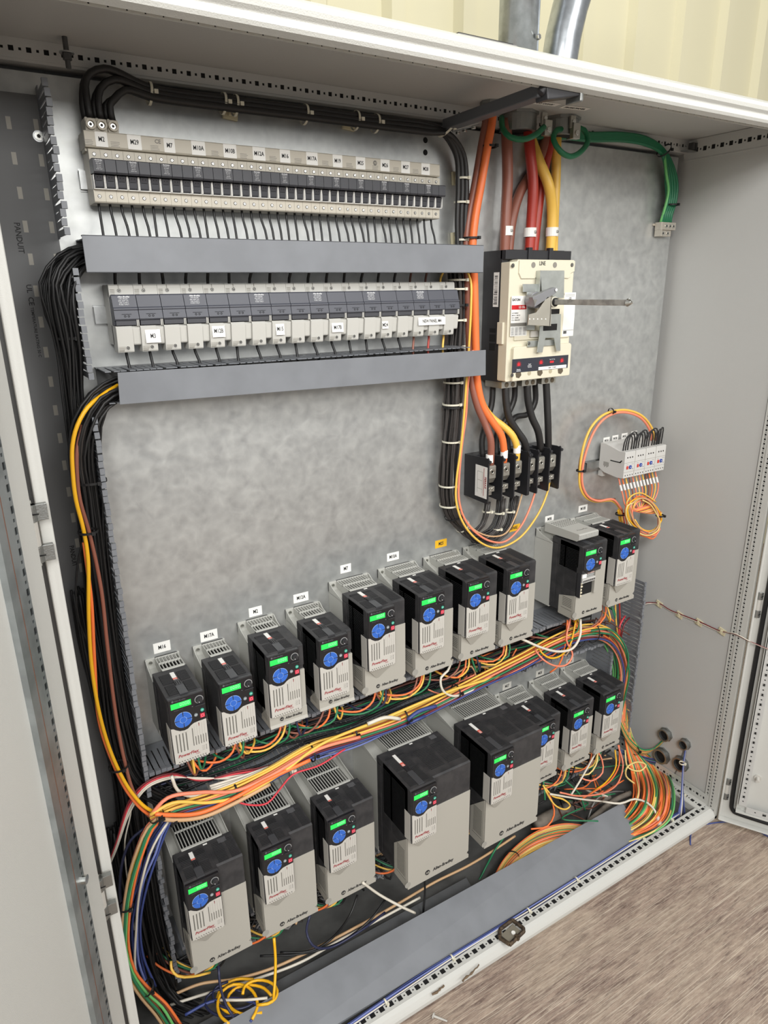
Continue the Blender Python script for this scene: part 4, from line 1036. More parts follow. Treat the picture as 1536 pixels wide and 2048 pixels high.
# conduits above the roof
m = MB(); c0 = Vector((.452,.03,.768)); m.cyl(c0,(0,0,1),.0455,.9,conduit_m,36); 
cp = m.build('steel_conduit',None,0,False); tag(cp,'straight shiny galvanised conduit coupling rising from the roof','conduit')
for p_ in cp.data.polygons: p_.use_smooth = len(p_.vertices) == 4
m = MB(); m.ring(c0+Vector((0,0,.110)),(0,0,1),.0455,.0475,.002,conduit_m,36); m.ring(c0+Vector((0,0,.0)),(0,0,1),.0455,.0475,.11,conduit_m,36); prt(m,'coupling_sleeve',cp) if False else m.build('coupling_sleeve',cp)
for dz in (.035,.055,.150):
    m = MB(); m.cyl(c0+Vector((.012,-.047,dz)),(0.2,-1,0),.006,.008,bright,6); m.build('set_screw',cp,.0004)
m = MB(); c1 = Vector((.578,.03,.768)); pts = [c1+Vector((0,0,t*.03)) for t in range(3)]+[c1+Vector((.55*(1-math.cos(a_)),.05*(1-math.cos(a_)),.06+.55*math.sin(a_))) for a_ in [k*math.pi/2/14 for k in range(1,15)]]
m.tube(pts,.042,conduit_m,32); cp2 = m.build('steel_conduit',None,0,True); tag(cp2,'galvanised conduit bending away to the right above the roof','conduit')
m = MB(); p = at(962,80,YF+.06); m.box(-.062,.062,-.05,.05,0,.004,M('hub_plate',(150,148,144),.4,.6)); m.box(-.058,.058,-.045,.045,.004,.007,rubber)
o = m.build('gasket_plate',None,.002); o.location = (p.x,YF+.09,.7675); tag(o,'flat gasketed plate lying on the roof near the edge','plate')
# sticker texts on the roof underside
for (u,v,s,ang) in ((1150,216,'FROM PANEL',.35),(1090,207,'TO CONV',.3)):
    p = atz(u,v,ZC-.0006); m = MB(); m.box(-.035,.035,-.011,.011,-.0004,0,white); o = m.build('roof_label'); o.location = p; o.rotation_euler = (0,0,-ang+.2)
    tag(o,'white handwritten label on the roof underside, %s'%('beside the right bushing' if u > 1100 else 'behind the door stay'),'label'); text(s,.012,(0,0,-.0007),ink,o,rot=(math.pi,0,0),sx=.8)
# door stay / light bar
stay = empty('door_stay',(.05,YF,.745),'dark grey sliding door stay reaching from the front edge to the rear rail','door stay')
A = at(895,250,-.03); A2 = at(1088,182,-.345)
m = MB(); dv = (A2-A).normalized(); sd = dv.cross(Vector((0,0,1))).normalized(); up = Vector((0,0,1))
def obox(m, a, b, w, h, mt):
    dv = (b-a).normalized(); sd = dv.cross(Vector((0,0,1))).normalized()*w/2; up = dv.cross(sd).normalized()*h/2
    m.add([a-sd-up,a+sd-up,a+sd+up,a-sd+up,b-sd-up,b+sd-up,b+sd+up,b-sd+up],[(0,3,2,1),(4,5,6,7),(0,1,5,4),(1,2,6,5),(2,3,7,6),(3,0,4,7)],mt)
obox(m,A,A2,.026,.020,M('stay_gray',(88,90,94),.5)); prt(m,'stay_bar',stay,.002)
m = MB(); a2 = at(1082,190,-.345); b2 = at(1150,182,-.345); obox(m,a2,b2,.030,.020,blackpl); m.box(b2.x-.004,b2.x+.004,b2.y-.018,b2.y+.018,b2.z-.02,b2.z+.014,cast)
m.tube(smooth_path([at(1080,186,-.35),at(1090,172,-.352),at(1104,164,-.35),at(1112,172,-.345)]),[.008]*200,blackpl,8); prt(m,'end_housing',stay,.002)
m = MB(); q = at(905,255,-.03); q2 = at(958,236,-.06); obox(m,q+Vector((0,0,-.006)),q2+Vector((0,0,-.010)),.02,.004,steel)
for t in (.2,.45,.8): pp_ = q.lerp(q2,t)+Vector((0,0,-.012)); m.cyl(pp_,(0,0,-1),.005,.005,bright,8)
prt(m,'rear_bracket',stay,.0006)
m = MB(); q = at(1160,176,-.36); m.cyl(q,(0,0,-1),.004,.008,bright,10); m.box(q.x-.02,q.x+.016,q.y-.004,q.y+.004,q.z,q.z+.002,steel); prt(m,'front_bolt',stay)
# corner bracket at the right end of the side rail
m = MB(); q = at(1375,302,-.02); m.box(q.x-.03,q.x+.025,q.y-.02,q.y+.0,q.z-.004,q.z-.001,steel); m.box(q.x-.004,q.x+.004,q.y-.02,q.y-.004,q.z,q.z+.018,darksteel); m.box(q.x+.008,q.x+.016,q.y-.02,q.y-.004,q.z,q.z+.018,darksteel)
part(m,'corner_bracket',.001)
# side wall glands
def sgland(u,v,rr,lab,hexn=8):
    p = atx(u,v,XS); m = MB(); m.cyl((p.x,p.y,p.z),(-1,0,0),rr*1.15,.006,cast,hexn); m.ring((p.x-.006,p.y,p.z),(-1,0,0),rr*.78,rr,.012,cast,24); m.cyl((p.x-.0065,p.y,p.z),(-1,0,0),rr*.78,.0005,deep,20)
    tag(m.build('wall_gland',None,.0008),lab,'cable gland'); return p
sg1 = sgland(1333,1468,.021,'ring gland in the right wall passing the green and orange wires'); sg2 = sgland(1372,1487,.017,'smaller ring gland in the right wall with a grey cable and blue wires')
sg3 = sgland(1326,1510,.026,'large dark open gland low in the right wall, left of the blue wires'); sg4 = sgland(1364,1526,.024,'large gland low in the right wall where the blue wires enter')
# latch part on the sill
lt = MB(); p = atz(1022,1868,-1.2); brn = M('latch_bronze',(104,88,70),.45,.5,var=.5,vscale=90,rgb2=(60,52,46))
R0 = [(-.030,-.020),(.026,-.020),(.034,-.012),(.030,.022),(-.016,.024),(-.034,.010)]
lt.box(-.024,.024,-.016,.014,0,.003,M('latch_inner',(140,134,120),.5,.3)); 
for a_,c_ in zip(R0,R0[1:]+R0[:1]): lt.tube([(a_[0],a_[1],.004),(c_[0],c_[1],.006)],.0052,brn,8)
lt.cyl((.004,-.004,.003),(0,0,1),.0055,.003,white,14); lt.box(-.004,.004,-.026,-.014,0,.012,brn)
o = lt.build('door_catch',None,.0006); o.location = (p.x,p.y,-1.1995); o.rotation_euler = (0,0,.15); tag(o,'grimy bronze door catch on the perforated sill','catch')
# screw on the floor
m = MB(); m.cyl((0,0,.0045),(1,.12,-.08),.0028,.032,ltgray,10,.002); m.cyl((0,0,.0045),(-1,0,.05),.0065,.003,ltgray,12)
o = m.build('loose_screw'); q = atz(868,2035,ZFL); o.location = (q.x,q.y,ZFL); o.rotation_euler = (0,0,-1.0); tag(o,'small pale screw lying on the wood floor','screw')
# ------------------------------------------------------------------ wires
wc = {}
def W_(name):
    tab = dict(black=(27,27,28), bsoft=(34,33,33), bgray=(58,54,52), brown=(140,86,70), dbrown=(92,56,46), red=(168,52,40), orange=(238,120,62), salmon=(236,138,108), yellow=(236,190,84),
        amber=(240,180,30), pale=(228,202,128), green=(40,120,80), gnd=(20,110,72), lime=(110,190,110), blue=(58,72,130), navy=(40,44,72), lblue=(110,122,180), white=(214,208,194), pink=(208,60,72), maroon=(110,40,44), tan=(196,160,120), gray=(120,118,116))
    if name not in wc: wc[name] = M('insulation_'+name, tab[name], .4 if name not in ('black','bsoft') else .48)
    return wc[name]
def pp(p):
    if isinstance(p, Vector): return p
    if isinstance(p[2], tuple): return atz(p[0],p[1],p[2][1]) if p[2][0] == 'z' else atx(p[0],p[1],p[2][1])
    return at(*p)
REC = []; STUFF = MB()
def mkwire(P, r, col, label, cat='wire', group=None, name='wire', n=7, step=.010, stuff=False):
    if stuff: STUFF.tube(smooth_path(P,step*1.6),r,W_(col),6); return None
    mb = MB(); mb.tube(smooth_path(P,step),r,W_(col),n); o = mb.build(name,None,0,True)
    tag(o,label,cat,group)
    if name == 'wire':
        g = 0
        for a_,b_ in zip(P,P[1:]): g += (b_-a_).length*r/((a_+b_)/2-CAM_T).length_squared
        REC.append((g,o,P,r,col))
    return o
def wire(pts, r, col, label, **k): return mkwire([pp(p) for p in pts], r, col, label, **k)
def frames(P):
    k = len(P); T = [(P[min(i+1,k-1)]-P[max(i-1,0)]).normalized() for i in range(k)]
    u = T[0].orthogonal().normalized(); F = []
    for i in range(k):
        u = (u-T[i]*u.dot(T[i])).normalized(); F.append((u, T[i].cross(u)))
    return F
def bundle(pts, cols, R, r, label, group=None, jit=.25, Rs=None, cat='wire', name='wire', step=.02, n=6, flat=1., labels=None, ends=None, stuff=False):
    """each wire its own object; keeps its place in the cross-section. R may vary per control point through Rs"""
    P = [pp(p) for p in pts]; F = frames(P); out = []
    N = len(cols)
    for i,c in enumerate(cols):
        q = math.sqrt((i+.5)/N); a = i*2.39996+random.uniform(-.2,.2); wob = random.uniform(0,6.28)
        Q = []
        for k,(p,(u,w)) in enumerate(zip(P,F)):
            rr = (Rs[k] if Rs else R)*q; aa = a+.5*jit*math.sin(k*1.3+wob)
            j = Vector([random.gauss(0,1) for _ in range(3)])*(Rs[k] if Rs else R)*jit*.35
            if k in (0,): j = Vector((0,0,0))
            Q.append(p+u*math.cos(aa)*rr+w*math.sin(aa)*rr*flat+j)
        if ends: ox_, oy_ = random.uniform(-.009,.009), random.uniform(-.009,.009); Q += [pp(e)+Vector((ox_,oy_,random.uniform(-.004,.004))) for e in ends[i%len(ends)]]
        lab = labels[c] if labels and c in labels else label
        out.append(mkwire(Q, r if not isinstance(r,dict) else r.get(c,.0022), c, lab, cat, group, name, n, step, stuff))
    return out
def tie(u, v, Y, R, col='nylon', lab='', grp=None, d=None, tail=True, sq=1.):
    p = pp((u,v,Y)); d = Vector(d or (0,0,1)).normalized(); m = MB(); mt = nylon if col == 'nylon' else rubber
    a = d.orthogonal().normalized(); b2 = d.cross(a); n = 22; pts = [a*math.cos(t)*R+b2*math.sin(t)*R*sq for t in [2*math.pi*i/n for i in range(n+1)]]
    vs = []; h = .0021
    for q in pts:
        o_ = q.normalized()*.0009; vs += [p+q-d*h, p+q+o_-d*h, p+q+o_+d*h, p+q+d*h]
    fs = [(4*i+k,4*i+4+k,4*i+4+(k+1)%4,4*i+(k+1)%4) for i in range(n) for k in range(4)]
    m.add(vs,fs,mt)
    h_ = p+Vector((.35,-.94,0)).normalized()*(R+.0015); m.box(h_.x-.0032,h_.x+.0032,h_.y-.003,h_.y+.002,h_.z-.0032,h_.z+.0032,mt)
    o = m.build('cable_tie'); tag(o,lab,'cable tie',grp); return o
# --- supply cables of the upper busbar: two per terminal, up and over to the right
sup = []
for i,x in enumerate(lug_x):
    for j in range(2):
        dz = (i-1)*-.008+j*-.002; dy = -.012*j-.004*i
        e0 = Vector((x-.003+j*.006, -.032-.006*j, .657)); 
        off = Vector((0, dy, dz))
        P = [e0, e0+Vector((-.001,0,.022))]
        P += [Vector((x+.006+.002*i,-.03,.712-.009*i))+off*.5, Vector((x+.035-.003*i,-.03,.728-.009*i))+off*.6]
        P += [at(u,v,-.028)+off for u,v in ((300,187),(450,208),(620,229),(750,246),(850,258))]
        P += [at(885+3*i,272-4*i,-.028)+off*.7]
        cx = at(912+6*i-3*j,310,-.028); P += [cx+Vector((0,dy*.5,0)), at(917+7*i-4*j,370,-.028)+Vector((0,dy*.5,0)), at(915+7*i-4*j,440,-.028)+Vector((0,dy*.5,0)), at(916+6*i-4*j,500,-.028)+Vector((0,dy*.5,0))]
        mkwire(P,.0058,'bsoft','thick black supply cable clamped to the three terminals above the upper fuse holders','cable','supply cables above the upper fuse holders','supply_cable',10)
for k,(u,v,d) in enumerate(((299,187,(1,0,-.1)),(446,207,(1,0,-.1)),(470,211,(1,0,-.1)),(609,229,(1,0,-.1)),(711,241,(1,0,-.1)),(751,247,(1,0,-.1)))):
    tie(u,v,-.032,.017,'nylon','pale nylon tie around the supply cables along the top, %s from the left'%('first','second','third','fourth','fifth','sixth')[k],None,d)
for k,(u,v) in enumerate(((925,357),(922,405),(924,480))): tie(u,v,-.032,.015,'nylon','pale nylon tie on the vertical run of supply cables, %s'%('uppermost','middle one','just above the duct cover')[k],None)
for k,(u,v,a) in enumerate(((460,228,.1),(697,250,.1),(911,357,1.5),(909,478,1.5))):
    p = at(u,v,-.004); m = MB(); m.box(-.014,.014,-.004,.003,-.010,.010,tiemount); m.box(-.006,.006,-.009,-.004,-.005,.005,tiemount); o = m.build('tie_mount',None,.0015); o.location = (p.x,-.004,p.z); o.rotation_euler = (0,a,0)
    tag(o,'adhesive nylon tie mount, %s'%('below the supply cables above the M10B label','below the supply cables above the M19 label','beside the vertical supply cables at the M28 label','just above the upper duct cover')[k],'tie mount')
tie(892,259,-.035,.020,'nylon','pair of pale ties where the supply cables turn down',None,(1,0,-1))
# --- outgoing wires of both rows
for i in range(39):
    x = X1+(i+.5)*PP; dx = random.uniform(-.001,.009)
    mkwire([Vector((x,-.040,.535)),Vector((x+dx*.2,-.042,.515)),Vector((x+dx*.7,-.046,.497)),Vector((x+dx,-.050,.468))],.0022,'black','thin black lead dropping from the upper fuse holders into the duct','lead','leads below the upper fuse holders','fuse_lead')
for i in range(18):
    x = X2+i*P2+.0165; dx = random.uniform(-.004,.004); c = 'black' if i < 15 else ('dbrown','dbrown','yellow')[i-15]
    g_ = 'wires entering the lower fuse holders from above'
    if c == 'black': mkwire([Vector((x+dx,-.05,.43)),Vector((x,-.040,.412)),Vector((x,-.038,.398))],.0028,c,'black lead entering a lower fuse holder from above','lead',g_,'fuse_lead')
    else: mkwire([Vector((x+dx,-.05,.43)),Vector((x,-.040,.412)),Vector((x,-.038,.398))],.0026,c,'%s lead entering the lower row from above at its right end%s'%(('brown','brown','yellow')[i-15],(', left one',', right one','')[i-15]),'lead',None,'fuse_lead')
    dx = random.uniform(0,.010); c = 'black' if i < 15 else ('brown','red','yellow')[i-15]; a_ = [Vector((x,-.050,.298)),Vector((x+.001,-.052,.284)),Vector((x+dx*.6 if i<15 else x-.003,-.055,.268)),Vector((x+dx if i<15 else x-.006,-.060,.235))]
    mkwire(a_,.0026,c,'black lead below a lower fuse holder, entering the slotted duct' if i < 15 else '%s lead below the NEW PANEL label'%('brown','red','yellow')[i-15],'lead','black leads below the lower fuse holders' if i < 15 else None,'fuse_lead')
# --- black wires on the left
bundle([(300,508,-.055),(220,508,-.055),(172,512,-.06),(135,535,-.075),(118,575,-.085),(124,630,-.085),(140,700,-.075),(147,800,-.065),(160,900,-.06),(180,1080,-.055),(198,1250,-.05),(222,1400,-.05),(246,1500,-.05),(290,1565,-.05),(380,1600,-.05)],
       ['black']*26,.022,.0023,'black wire leaving the upper duct and running down inside the left duct','upper black wires down the left side',.22,[.012,.014,.020,.028,.030,.026,.022,.019,.018,.018,.020,.022,.026,.03,.03])
bundle([(330,768,-.055),(265,770,-.06),(232,778,-.07),(195,800,-.085),(168,850,-.09),(160,910,-.085),(172,990,-.075),(186,1100,-.07),(200,1230,-.065),(218,1350,-.065),(238,1460,-.06),(270,1545,-.06),(340,1590,-.06)],
       ['black','bsoft','black','bgray','black','bsoft','black','bgray','black','black','bsoft','black','black','bsoft','black','black'],.022,.0026,'black wire leaving the lower duct and curving down the left side','lower black wires down the left side',.2,[.014,.018,.022,.024,.022,.020,.019,.019,.020,.021,.024,.03,.03])
bundle([(215,790,-.05),(182,850,-.05),(188,960,-.05),(196,1080,-.05),(210,1200,-.05),(224,1330,-.05),(240,1440,-.05),(260,1560,-.05),(280,1700,-.05),(300,1850,-.05),(340,1960,-.06)],
       ['black','bsoft']*13,.026,.0024,'black wire packed inside the left duct','black wires packed in the left duct',.2,[.010,.018,.020,.020,.020,.020,.022,.026,.03,.04,.03],stuff=True)
bundle([(165,1180,-.03),(185,1300,-.03),(220,1450,-.03),(245,1560,-.03),(265,1700,-.03),(280,1850,-.03),(300,1990,-.03)],['black']*16,.025,.0026,'black wire at the back of the left duct','black wires at the back of the left duct',.3,stuff=True)
wire([(176,1050,-.09),(166,1080,-.085),(155,1130,-.08),(152,1190,-.08),(158,1240,-.08),(175,1285,-.07)],.0018,'black','single thin black wire bowed out to the left of the yellow wire')
# --- yellow, orange and brown wires down the left
wire([(235,770,-.07),(205,790,-.09),(175,815,-.11),(155,850,-.115),(145,890,-.115),(146,950,-.115),(152,1000,-.115),(167,1059,-.11),(176,1117,-.11),(177.5,1234,-.11),(184,1337,-.11),(202,1440,-.115),(228.5,1521,-.12),(264,1586,-.13),(300,1620,-.135),(340,1625,-.135),(400,1618,-.135),(460,1590,-.135),(540,1545,-.13)],.0036,'amber','long amber wire down the left side, bowed out at the top')
wire([(168,1085,-.105),(174,1130,-.105),(183,1205,-.105),(189,1322,-.105),(198,1440,-.11),(224,1521,-.115),(258,1588,-.125),(300,1630,-.13),(350,1637,-.13),(420,1622,-.13),(500,1580,-.13)],.0034,'orange','orange wire alongside the amber wire in the left duct')
wire([(165,850,-.1),(154,900,-.105),(155,960,-.105),(160,1000,-.105),(179,1067,-.10),(202,1176,-.10),(215,1293,-.10),(231,1425,-.10),(249,1521,-.11),(270,1590,-.12),(310,1640,-.125),(360,1640,-.125)],.0036,'brown','brown wire between the amber wire and the black wires on the left')
tie(176,1063,-.105,.016,'black','black tie around the amber and brown wires high on the left'); tie(237,1532,-.11,.018,'black','black tie around the coloured wires at the foot of the left duct')
tie(138,676,-.07,.024,'black','black tie around the black wires beside the lower fuse row'); tie(182,962,-.075,.026,'black','black tie around the black wires left of the bare plate')
# --- main coloured harness between the rows
lab = 'thin wire of the coloured harness running between the two rows of drives'
H = [(300,1640,-.135),(350,1618,-.135),(410,1600,-.135),(470,1580,-.135),(540,1545,-.13),(620,1500,-.13),(700,1475,-.125),(800,1440,-.125),(900,1392,-.12),(960,1362,-.12),(1040,1322,-.12),(1110,1285,-.115),(1165,1266,-.11),(1205,1268,-.105),(1232,1296,-.10),(1243,1340,-.10),(1235,1390,-.09),(1222,1450,-.08)]
LBL = {c:'%s wire of the harness between the two rows of drives'%n_ for c,n_ in dict(yellow='yellow',orange='orange',brown='brown',lime='light green',salmon='salmon',white='white',green='green',tan='tan',pale='pale yellow',maroon='maroon',lblue='pale blue',blue='blue').items()}
bundle(H,['yellow','orange','lime','brown','white','orange','salmon','green','pale','maroon','lime','yellow','salmon','brown','green','lime','yellow','blue'],.016,.0027,lab,'harness between the rows',.16,[.012,.012,.013,.014,.016,.016,.016,.017,.018,.019,.021,.022,.024,.027,.026,.026,.026,.026],labels=LBL)
wire([(300,1632,-.15),(335,1596,-.15),(400,1585,-.15),(470,1582,-.15),(540,1552,-.15),(590,1522,-.15),(640,1497,-.15),(720,1474,-.15)],.0040,'salmon','thick salmon wire along the top of the harness at the left')
wire([(300,1630,-.152),(345,1606,-.152),(420,1605,-.152),(480,1592,-.152),(560,1548,-.152),(640,1490,-.15),(760,1440,-.14),(900,1382,-.14),(1000,1352,-.13)],.0036,'yellow','bright yellow wire on top of the harness')
wire([(310,1628,-.155),(340,1630,-.155),(400,1626,-.155),(465,1598,-.155),(530,1562,-.155),(620,1520,-.15)],.0046,'orange','thick orange cable swinging below the harness at the left')
wire([(315,1636,-.155),(345,1640,-.155),(405,1634,-.155),(470,1606,-.155),(540,1568,-.15)],.0046,'tan','thick tan cable lying lowest in the harness at the left')
bundle([(318,1655,-.13),(370,1620,-.125),(450,1592,-.125),(520,1562,-.12),(570,1535,-.12),(600,1520,-.12),(650,1505,-.12),(720,1483,-.12),(800,1445,-.12),(850,1425,-.12)],['blue','lblue','navy','blue','lblue','navy','blue'],.010,.0024,'blue wire lying under the harness','blue wires under the harness',.2)
wire([(462,1600,-.14),(500,1610,-.15),(535,1606,-.15),(560,1578,-.15),(585,1550,-.15),(640,1530,-.15),(690,1498,-.14)],.0022,'pink','pink wire hanging below the harness in front of a grille')
for k,c in enumerate(('white','white','pink','maroon')): wire([(205+0*k,1760,-.06),(232,1700-5*k,-.10),(262,1620-8*k,-.11),(295,1575-4*k,-.11),(345,1556-3*k,-.11),(400,1556+2*k,-.11),(470,1556-4*k,-.11),(540,1540-3*k,-.11),(600,1500,-.09)],.0020,c,'%s thin wire looping left from the harness%s'%(c,', lower of two' if k == 1 else ''))
wire([(343,1552,-.13),(355,1580,-.13),(380,1592,-.13),(430,1580,-.13),(470,1565,-.13),(540,1535,-.12),(640,1495,-.11)],.0036,'white','thick white cable emerging at the slotted duct end below label M16 drive')
bundle([(420,1575,-.12),(500,1550,-.12),(580,1520,-.12),(640,1495,-.12)],['white','white','white'],.006,.0030,'white cable inside the harness','white cables in the harness',.1)
wire([(735,1448,-.145),(770,1435,-.145),(800,1438,-.145)],.0048,'white','short fat white splice sleeve on the harness'); wire([(815,1440,-.145),(835,1424,-.145),(872,1412,-.145)],.0050,'blue','short blue splice sleeve on the harness'); wire([(820,1446,-.145),(850,1432,-.145)],.0042,'blue','second short blue splice sleeve lower on the harness')
wire([(905,1318,-.12),(895,1342,-.13),(882,1355,-.135),(884,1378,-.14),(905,1392,-.14),(950,1378,-.13),(990,1360,-.12)],.0032,'white','dusty white cable curling down below the M25 drive')
wire([(1161,1238,-.14),(1160,1272,-.155),(1146,1296,-.16),(1120,1303,-.16),(1085,1296,-.16),(1050,1281,-.15),(1030,1272,-.13)],.0036,'white','white cable looping from the hooded drive to the drive on its left')
for k,(c,pts) in enumerate((('salmon',[(1140,1238,-.12),(1133,1280,-.14),(1145,1310,-.15),(1135,1328,-.155),(1112,1332,-.155),(1085,1318,-.15),(1070,1300,-.13)]),
        ('amber',[(1152,1240,-.12),(1140,1290,-.14),(1120,1312,-.15),(1100,1316,-.15),(1083,1305,-.14),(1075,1290,-.12)]),
        ('orange',[(1135,1240,-.12),(1130,1290,-.13),(1118,1330,-.13),(1100,1345,-.12)]),
        ('green',[(1180,1262,-.12),(1215,1258,-.13),(1240,1275,-.13),(1256,1310,-.13),(1252,1350,-.12),(1238,1395,-.10)]),
        ('pink',[(1250,1232,-.06),(1240,1250,-.07),(1235,1290,-.07)]),('maroon',[(1262,1232,-.05),(1248,1250,-.06),(1240,1290,-.06)]),
        ('yellow',[(1230,1190,-.04),(1232,1240,-.05),(1238,1290,-.06)]),('red',[(1238,1190,-.04),(1240,1240,-.05),(1240,1290,-.06)]))):
    wire(pts,.0026,c,'%s wire %s'%(c,('looping low below the hooded drive','looping below the hooded drive','hanging straight down from the hooded drive','arching out over the right duct','at the slots of the right duct','dark, at the slots of the right duct','rising behind the rightmost upper drive','rising behind the rightmost upper drive')[k]))
for k,(u,v,Y,R) in enumerate(((314,1628,-.14,.020),(340,1636,-.14,.018),(470,1582,-.135,.018),(622,1505,-.13,.021),(709,1466,-.13,.012),(808,1434,-.125,.020),(912,1382,-.125,.018),(1183,1264,-.108,.030))):
    tie(u,v,Y,R,'black','black tie on the coloured harness, number %s from the left'%('one','two','three','four','five','six','seven','eight')[k],None,(1,0,.0 if k < 7 else -.2))
tie(580,1536,-.13,.014,'nylon','pale tie on the blue wires under the harness',None,(1,0,.1))
# --- dark wires filling the middle duct
for k in range(26):
    z0 = random.uniform(-.645,-.56); y0 = random.uniform(-.085,-.015); P = []; x = -.57
    while x < .82: P.append(Vector((x, y0+random.uniform(-.008,.008), z0+random.uniform(-.010,.010)+ (0 if x > -.5 else -.0)))); x += .12
    c = random.choice(['black','black','black','bsoft','bgray','green','dbrown','navy']) if k > 10 else 'black'
    mkwire(P,.0026,c,'%s wire lying inside the middle duct'%dict(black='black',bsoft='black',bgray='dark grey',green='green',dbrown='dark brown',navy='navy')[c],'wire',stuff=True)
for k in range(26):          # tangle at the right half of the middle duct
    x = random.uniform(.1,.72); P = [Vector((x+.04*q+random.uniform(-.02,.02),random.uniform(-.12,-.05),-.60+random.uniform(-.045,.035))) for q in range(5)]
    c = random.choice(['black','green','dbrown','orange','yellow','black','navy','tan','salmon'])
    mkwire(P,.0022,c,'%s wire in the tangle inside the middle duct'%dict(black='black',green='green',dbrown='dark brown',orange='orange',yellow='yellow',navy='navy',tan='tan',salmon='salmon')[c],'wire',stuff=True)
# --- loops below each drive
UP = [(-.5356,.072,'the M16 drive'),(-.4349,.072,'the M17A drive'),(-.3314,.087,'the M2 drive'),(-.2150,.087,'the M12A drive'),(-.1013,.109,'the M7 drive'),(.0355,.109,'the M10A drive'),(.1713,.109,'the M25 drive'),(.2998,.109,'the drive under the cable loop'),(.564,.109,'the hooded drive'),(.6985,.109,'the rightmost upper drive')]
nmc = dict(brown='brown',orange='orange',yellow='yellow',green='green',salmon='salmon',pale='pale yellow',navy='navy',dbrown='dark brown',white='white',black='black',blue='blue')
for k,(x0,w,nm) in enumerate(UP):
    for q,c in enumerate(('brown','orange','yellow','green')+(('navy',) if k in (2,4,6) else ())):
        xs_ = x0+w*.45+q*.008+random.uniform(-.005,.005); sag = .045+.03*random.random(); back = random.choice((-1,-1,.6))*(.025+.03*random.random()) if k != 0 else random.uniform(0,.03)
        P = [Vector((xs_,-.085-.004*q,-.485)),Vector((xs_+.002,-.105-.004*q,-.515)),Vector((xs_+back*.3,-.122-.003*q,-.540-.004*q)),Vector((xs_+back,-.118,-.535-sag*.55)),Vector((xs_+back*2,-.095,-.535-sag*.45)),Vector((xs_+back*2.3,-.06,-.56))]
        mkwire(P,.0025,c,'%s wire looping from below %s into the middle duct'%(nmc[c],nm))
LO = [(-.555,.13,.26,-.745,'the leftmost bottom drive'),(-.391,.13,.26,-.745,'the second bottom drive'),(-.232,.13,.26,-.745,'the third bottom drive'),(-.05,.185,.30,-.700,'the biggest bottom drive'),(.188,.185,.30,-.700,'the big drive hiding its neighbour'),(.432,.109,.22,-.768,'the half hidden drive'),(.570,.109,.22,-.768,'the second last bottom drive'),(.705,.109,.22,-.766,'the last bottom drive')]
for k,(x0,w,h_,z0,nm) in enumerate(LO):
    zb = z0-h_
    for q,c in enumerate(('orange','brown','yellow','green','black')[:(4 if k in (1,) else 5)]):
        xs_ = x0+w*.4+q*.009; back = -.045-.03*random.random()
        P = [Vector((xs_,-.085-.006*q,zb+.01)),Vector((xs_+random.uniform(-.006,.012),-.115-.005*q,zb-.03)),Vector((xs_+back*.4,-.135,zb-.065-.006*q)),Vector((xs_+back,-.12,zb-.085)),Vector((xs_+back*1.8,-.08,zb-.07)),Vector((xs_+back*2.2,-.05,zb-.05))]
        mkwire(P,.0026,c,'%s wire looping below %s'%(nmc[c],nm))
# --- branch going down at the lower left
lab = 'coloured wire of the branch going down at the lower left'
D = [(322,1632,-.145),(300,1655,-.145),(282,1695,-.15),(266,1745,-.15),(255,1800,-.15),(250,1850,-.15),(250,1900,-.15),(262,1945,-.155),(290,1985,-.16),(320,2015,-.165),(350,2060,-.17)]
LB2 = {c:'%s wire of the branch going down at the lower left'%n_ for c,n_ in dict(yellow='yellow',green='green',lime='light green',salmon='salmon',orange='orange',brown='brown',dbrown='dark brown',tan='tan').items()}
bundle(D,['lime','yellow','brown','green','salmon','orange','tan','dbrown'],.009,.0031,lab,'coloured branch at the lower left',.12,[.008,.009,.010,.010,.009,.009,.009,.010,.012,.016,.02],labels=LB2)
bundle([(335,1640,-.14),(318,1665,-.14),(300,1700,-.14),(285,1745,-.14),(275,1790,-.13),(268,1850,-.12),(272,1920,-.11),(290,1980,-.11)],['blue','blue','lblue','navy','blue','white','lblue','blue'],.010,.0026,'blue wire dropping beside the coloured branch','blue wires of the lower left branch',.3,[.008,.013,.018,.018,.014,.014,.016,.02],labels={'white':'white wire dropping among the blue ones at the lower left'})
wire([(290,1655,-.12),(262,1680,-.12),(246,1720,-.12),(240,1780,-.12),(248,1840,-.11)],.003,'navy','navy cable bowed out left of the coloured branch'); wire([(292,1738,-.14),(282,1760,-.14),(268,1790,-.13),(258,1830,-.12)],.003,'blue','blue cable end sticking out beside the branch')
wire([(258,1560,-.1),(262,1620,-.1),(250,1680,-.1),(252,1735,-.1),(262,1800,-.1),(268,1860,-.1)],.0017,'white','thin white wire hanging inside the left duct'); 
tie(313,1632,-.148,.015,'black','black tie where the harness splits at the lower left',None,(-.5,0,1)); tie(252,1812,-.15,.014,'black','black tie low on the coloured branch'); tie(296,1975,-.16,.016,'black','black tie where the branch fans out at the bottom',None,(-.7,0,.7))
wire([(342,1922,-.14),(343,1938,-.15),(355,1952,-.16),(385,1953,-.16),(420,1945,-.15)],.003,'yellow','yellow wire hugging the lower left corner of the leftmost bottom drive')
# black mass at the bottom left
bundle([(240,1650,-.02),(255,1750,-.03),(275,1850,-.04),(300,1950,-.06),(345,2010,-.09),(420,2040,-.12)],['black','bsoft']*9,.03,.003,'black wire in the dark lower left corner','black wires in the lower left corner',.4,stuff=True)
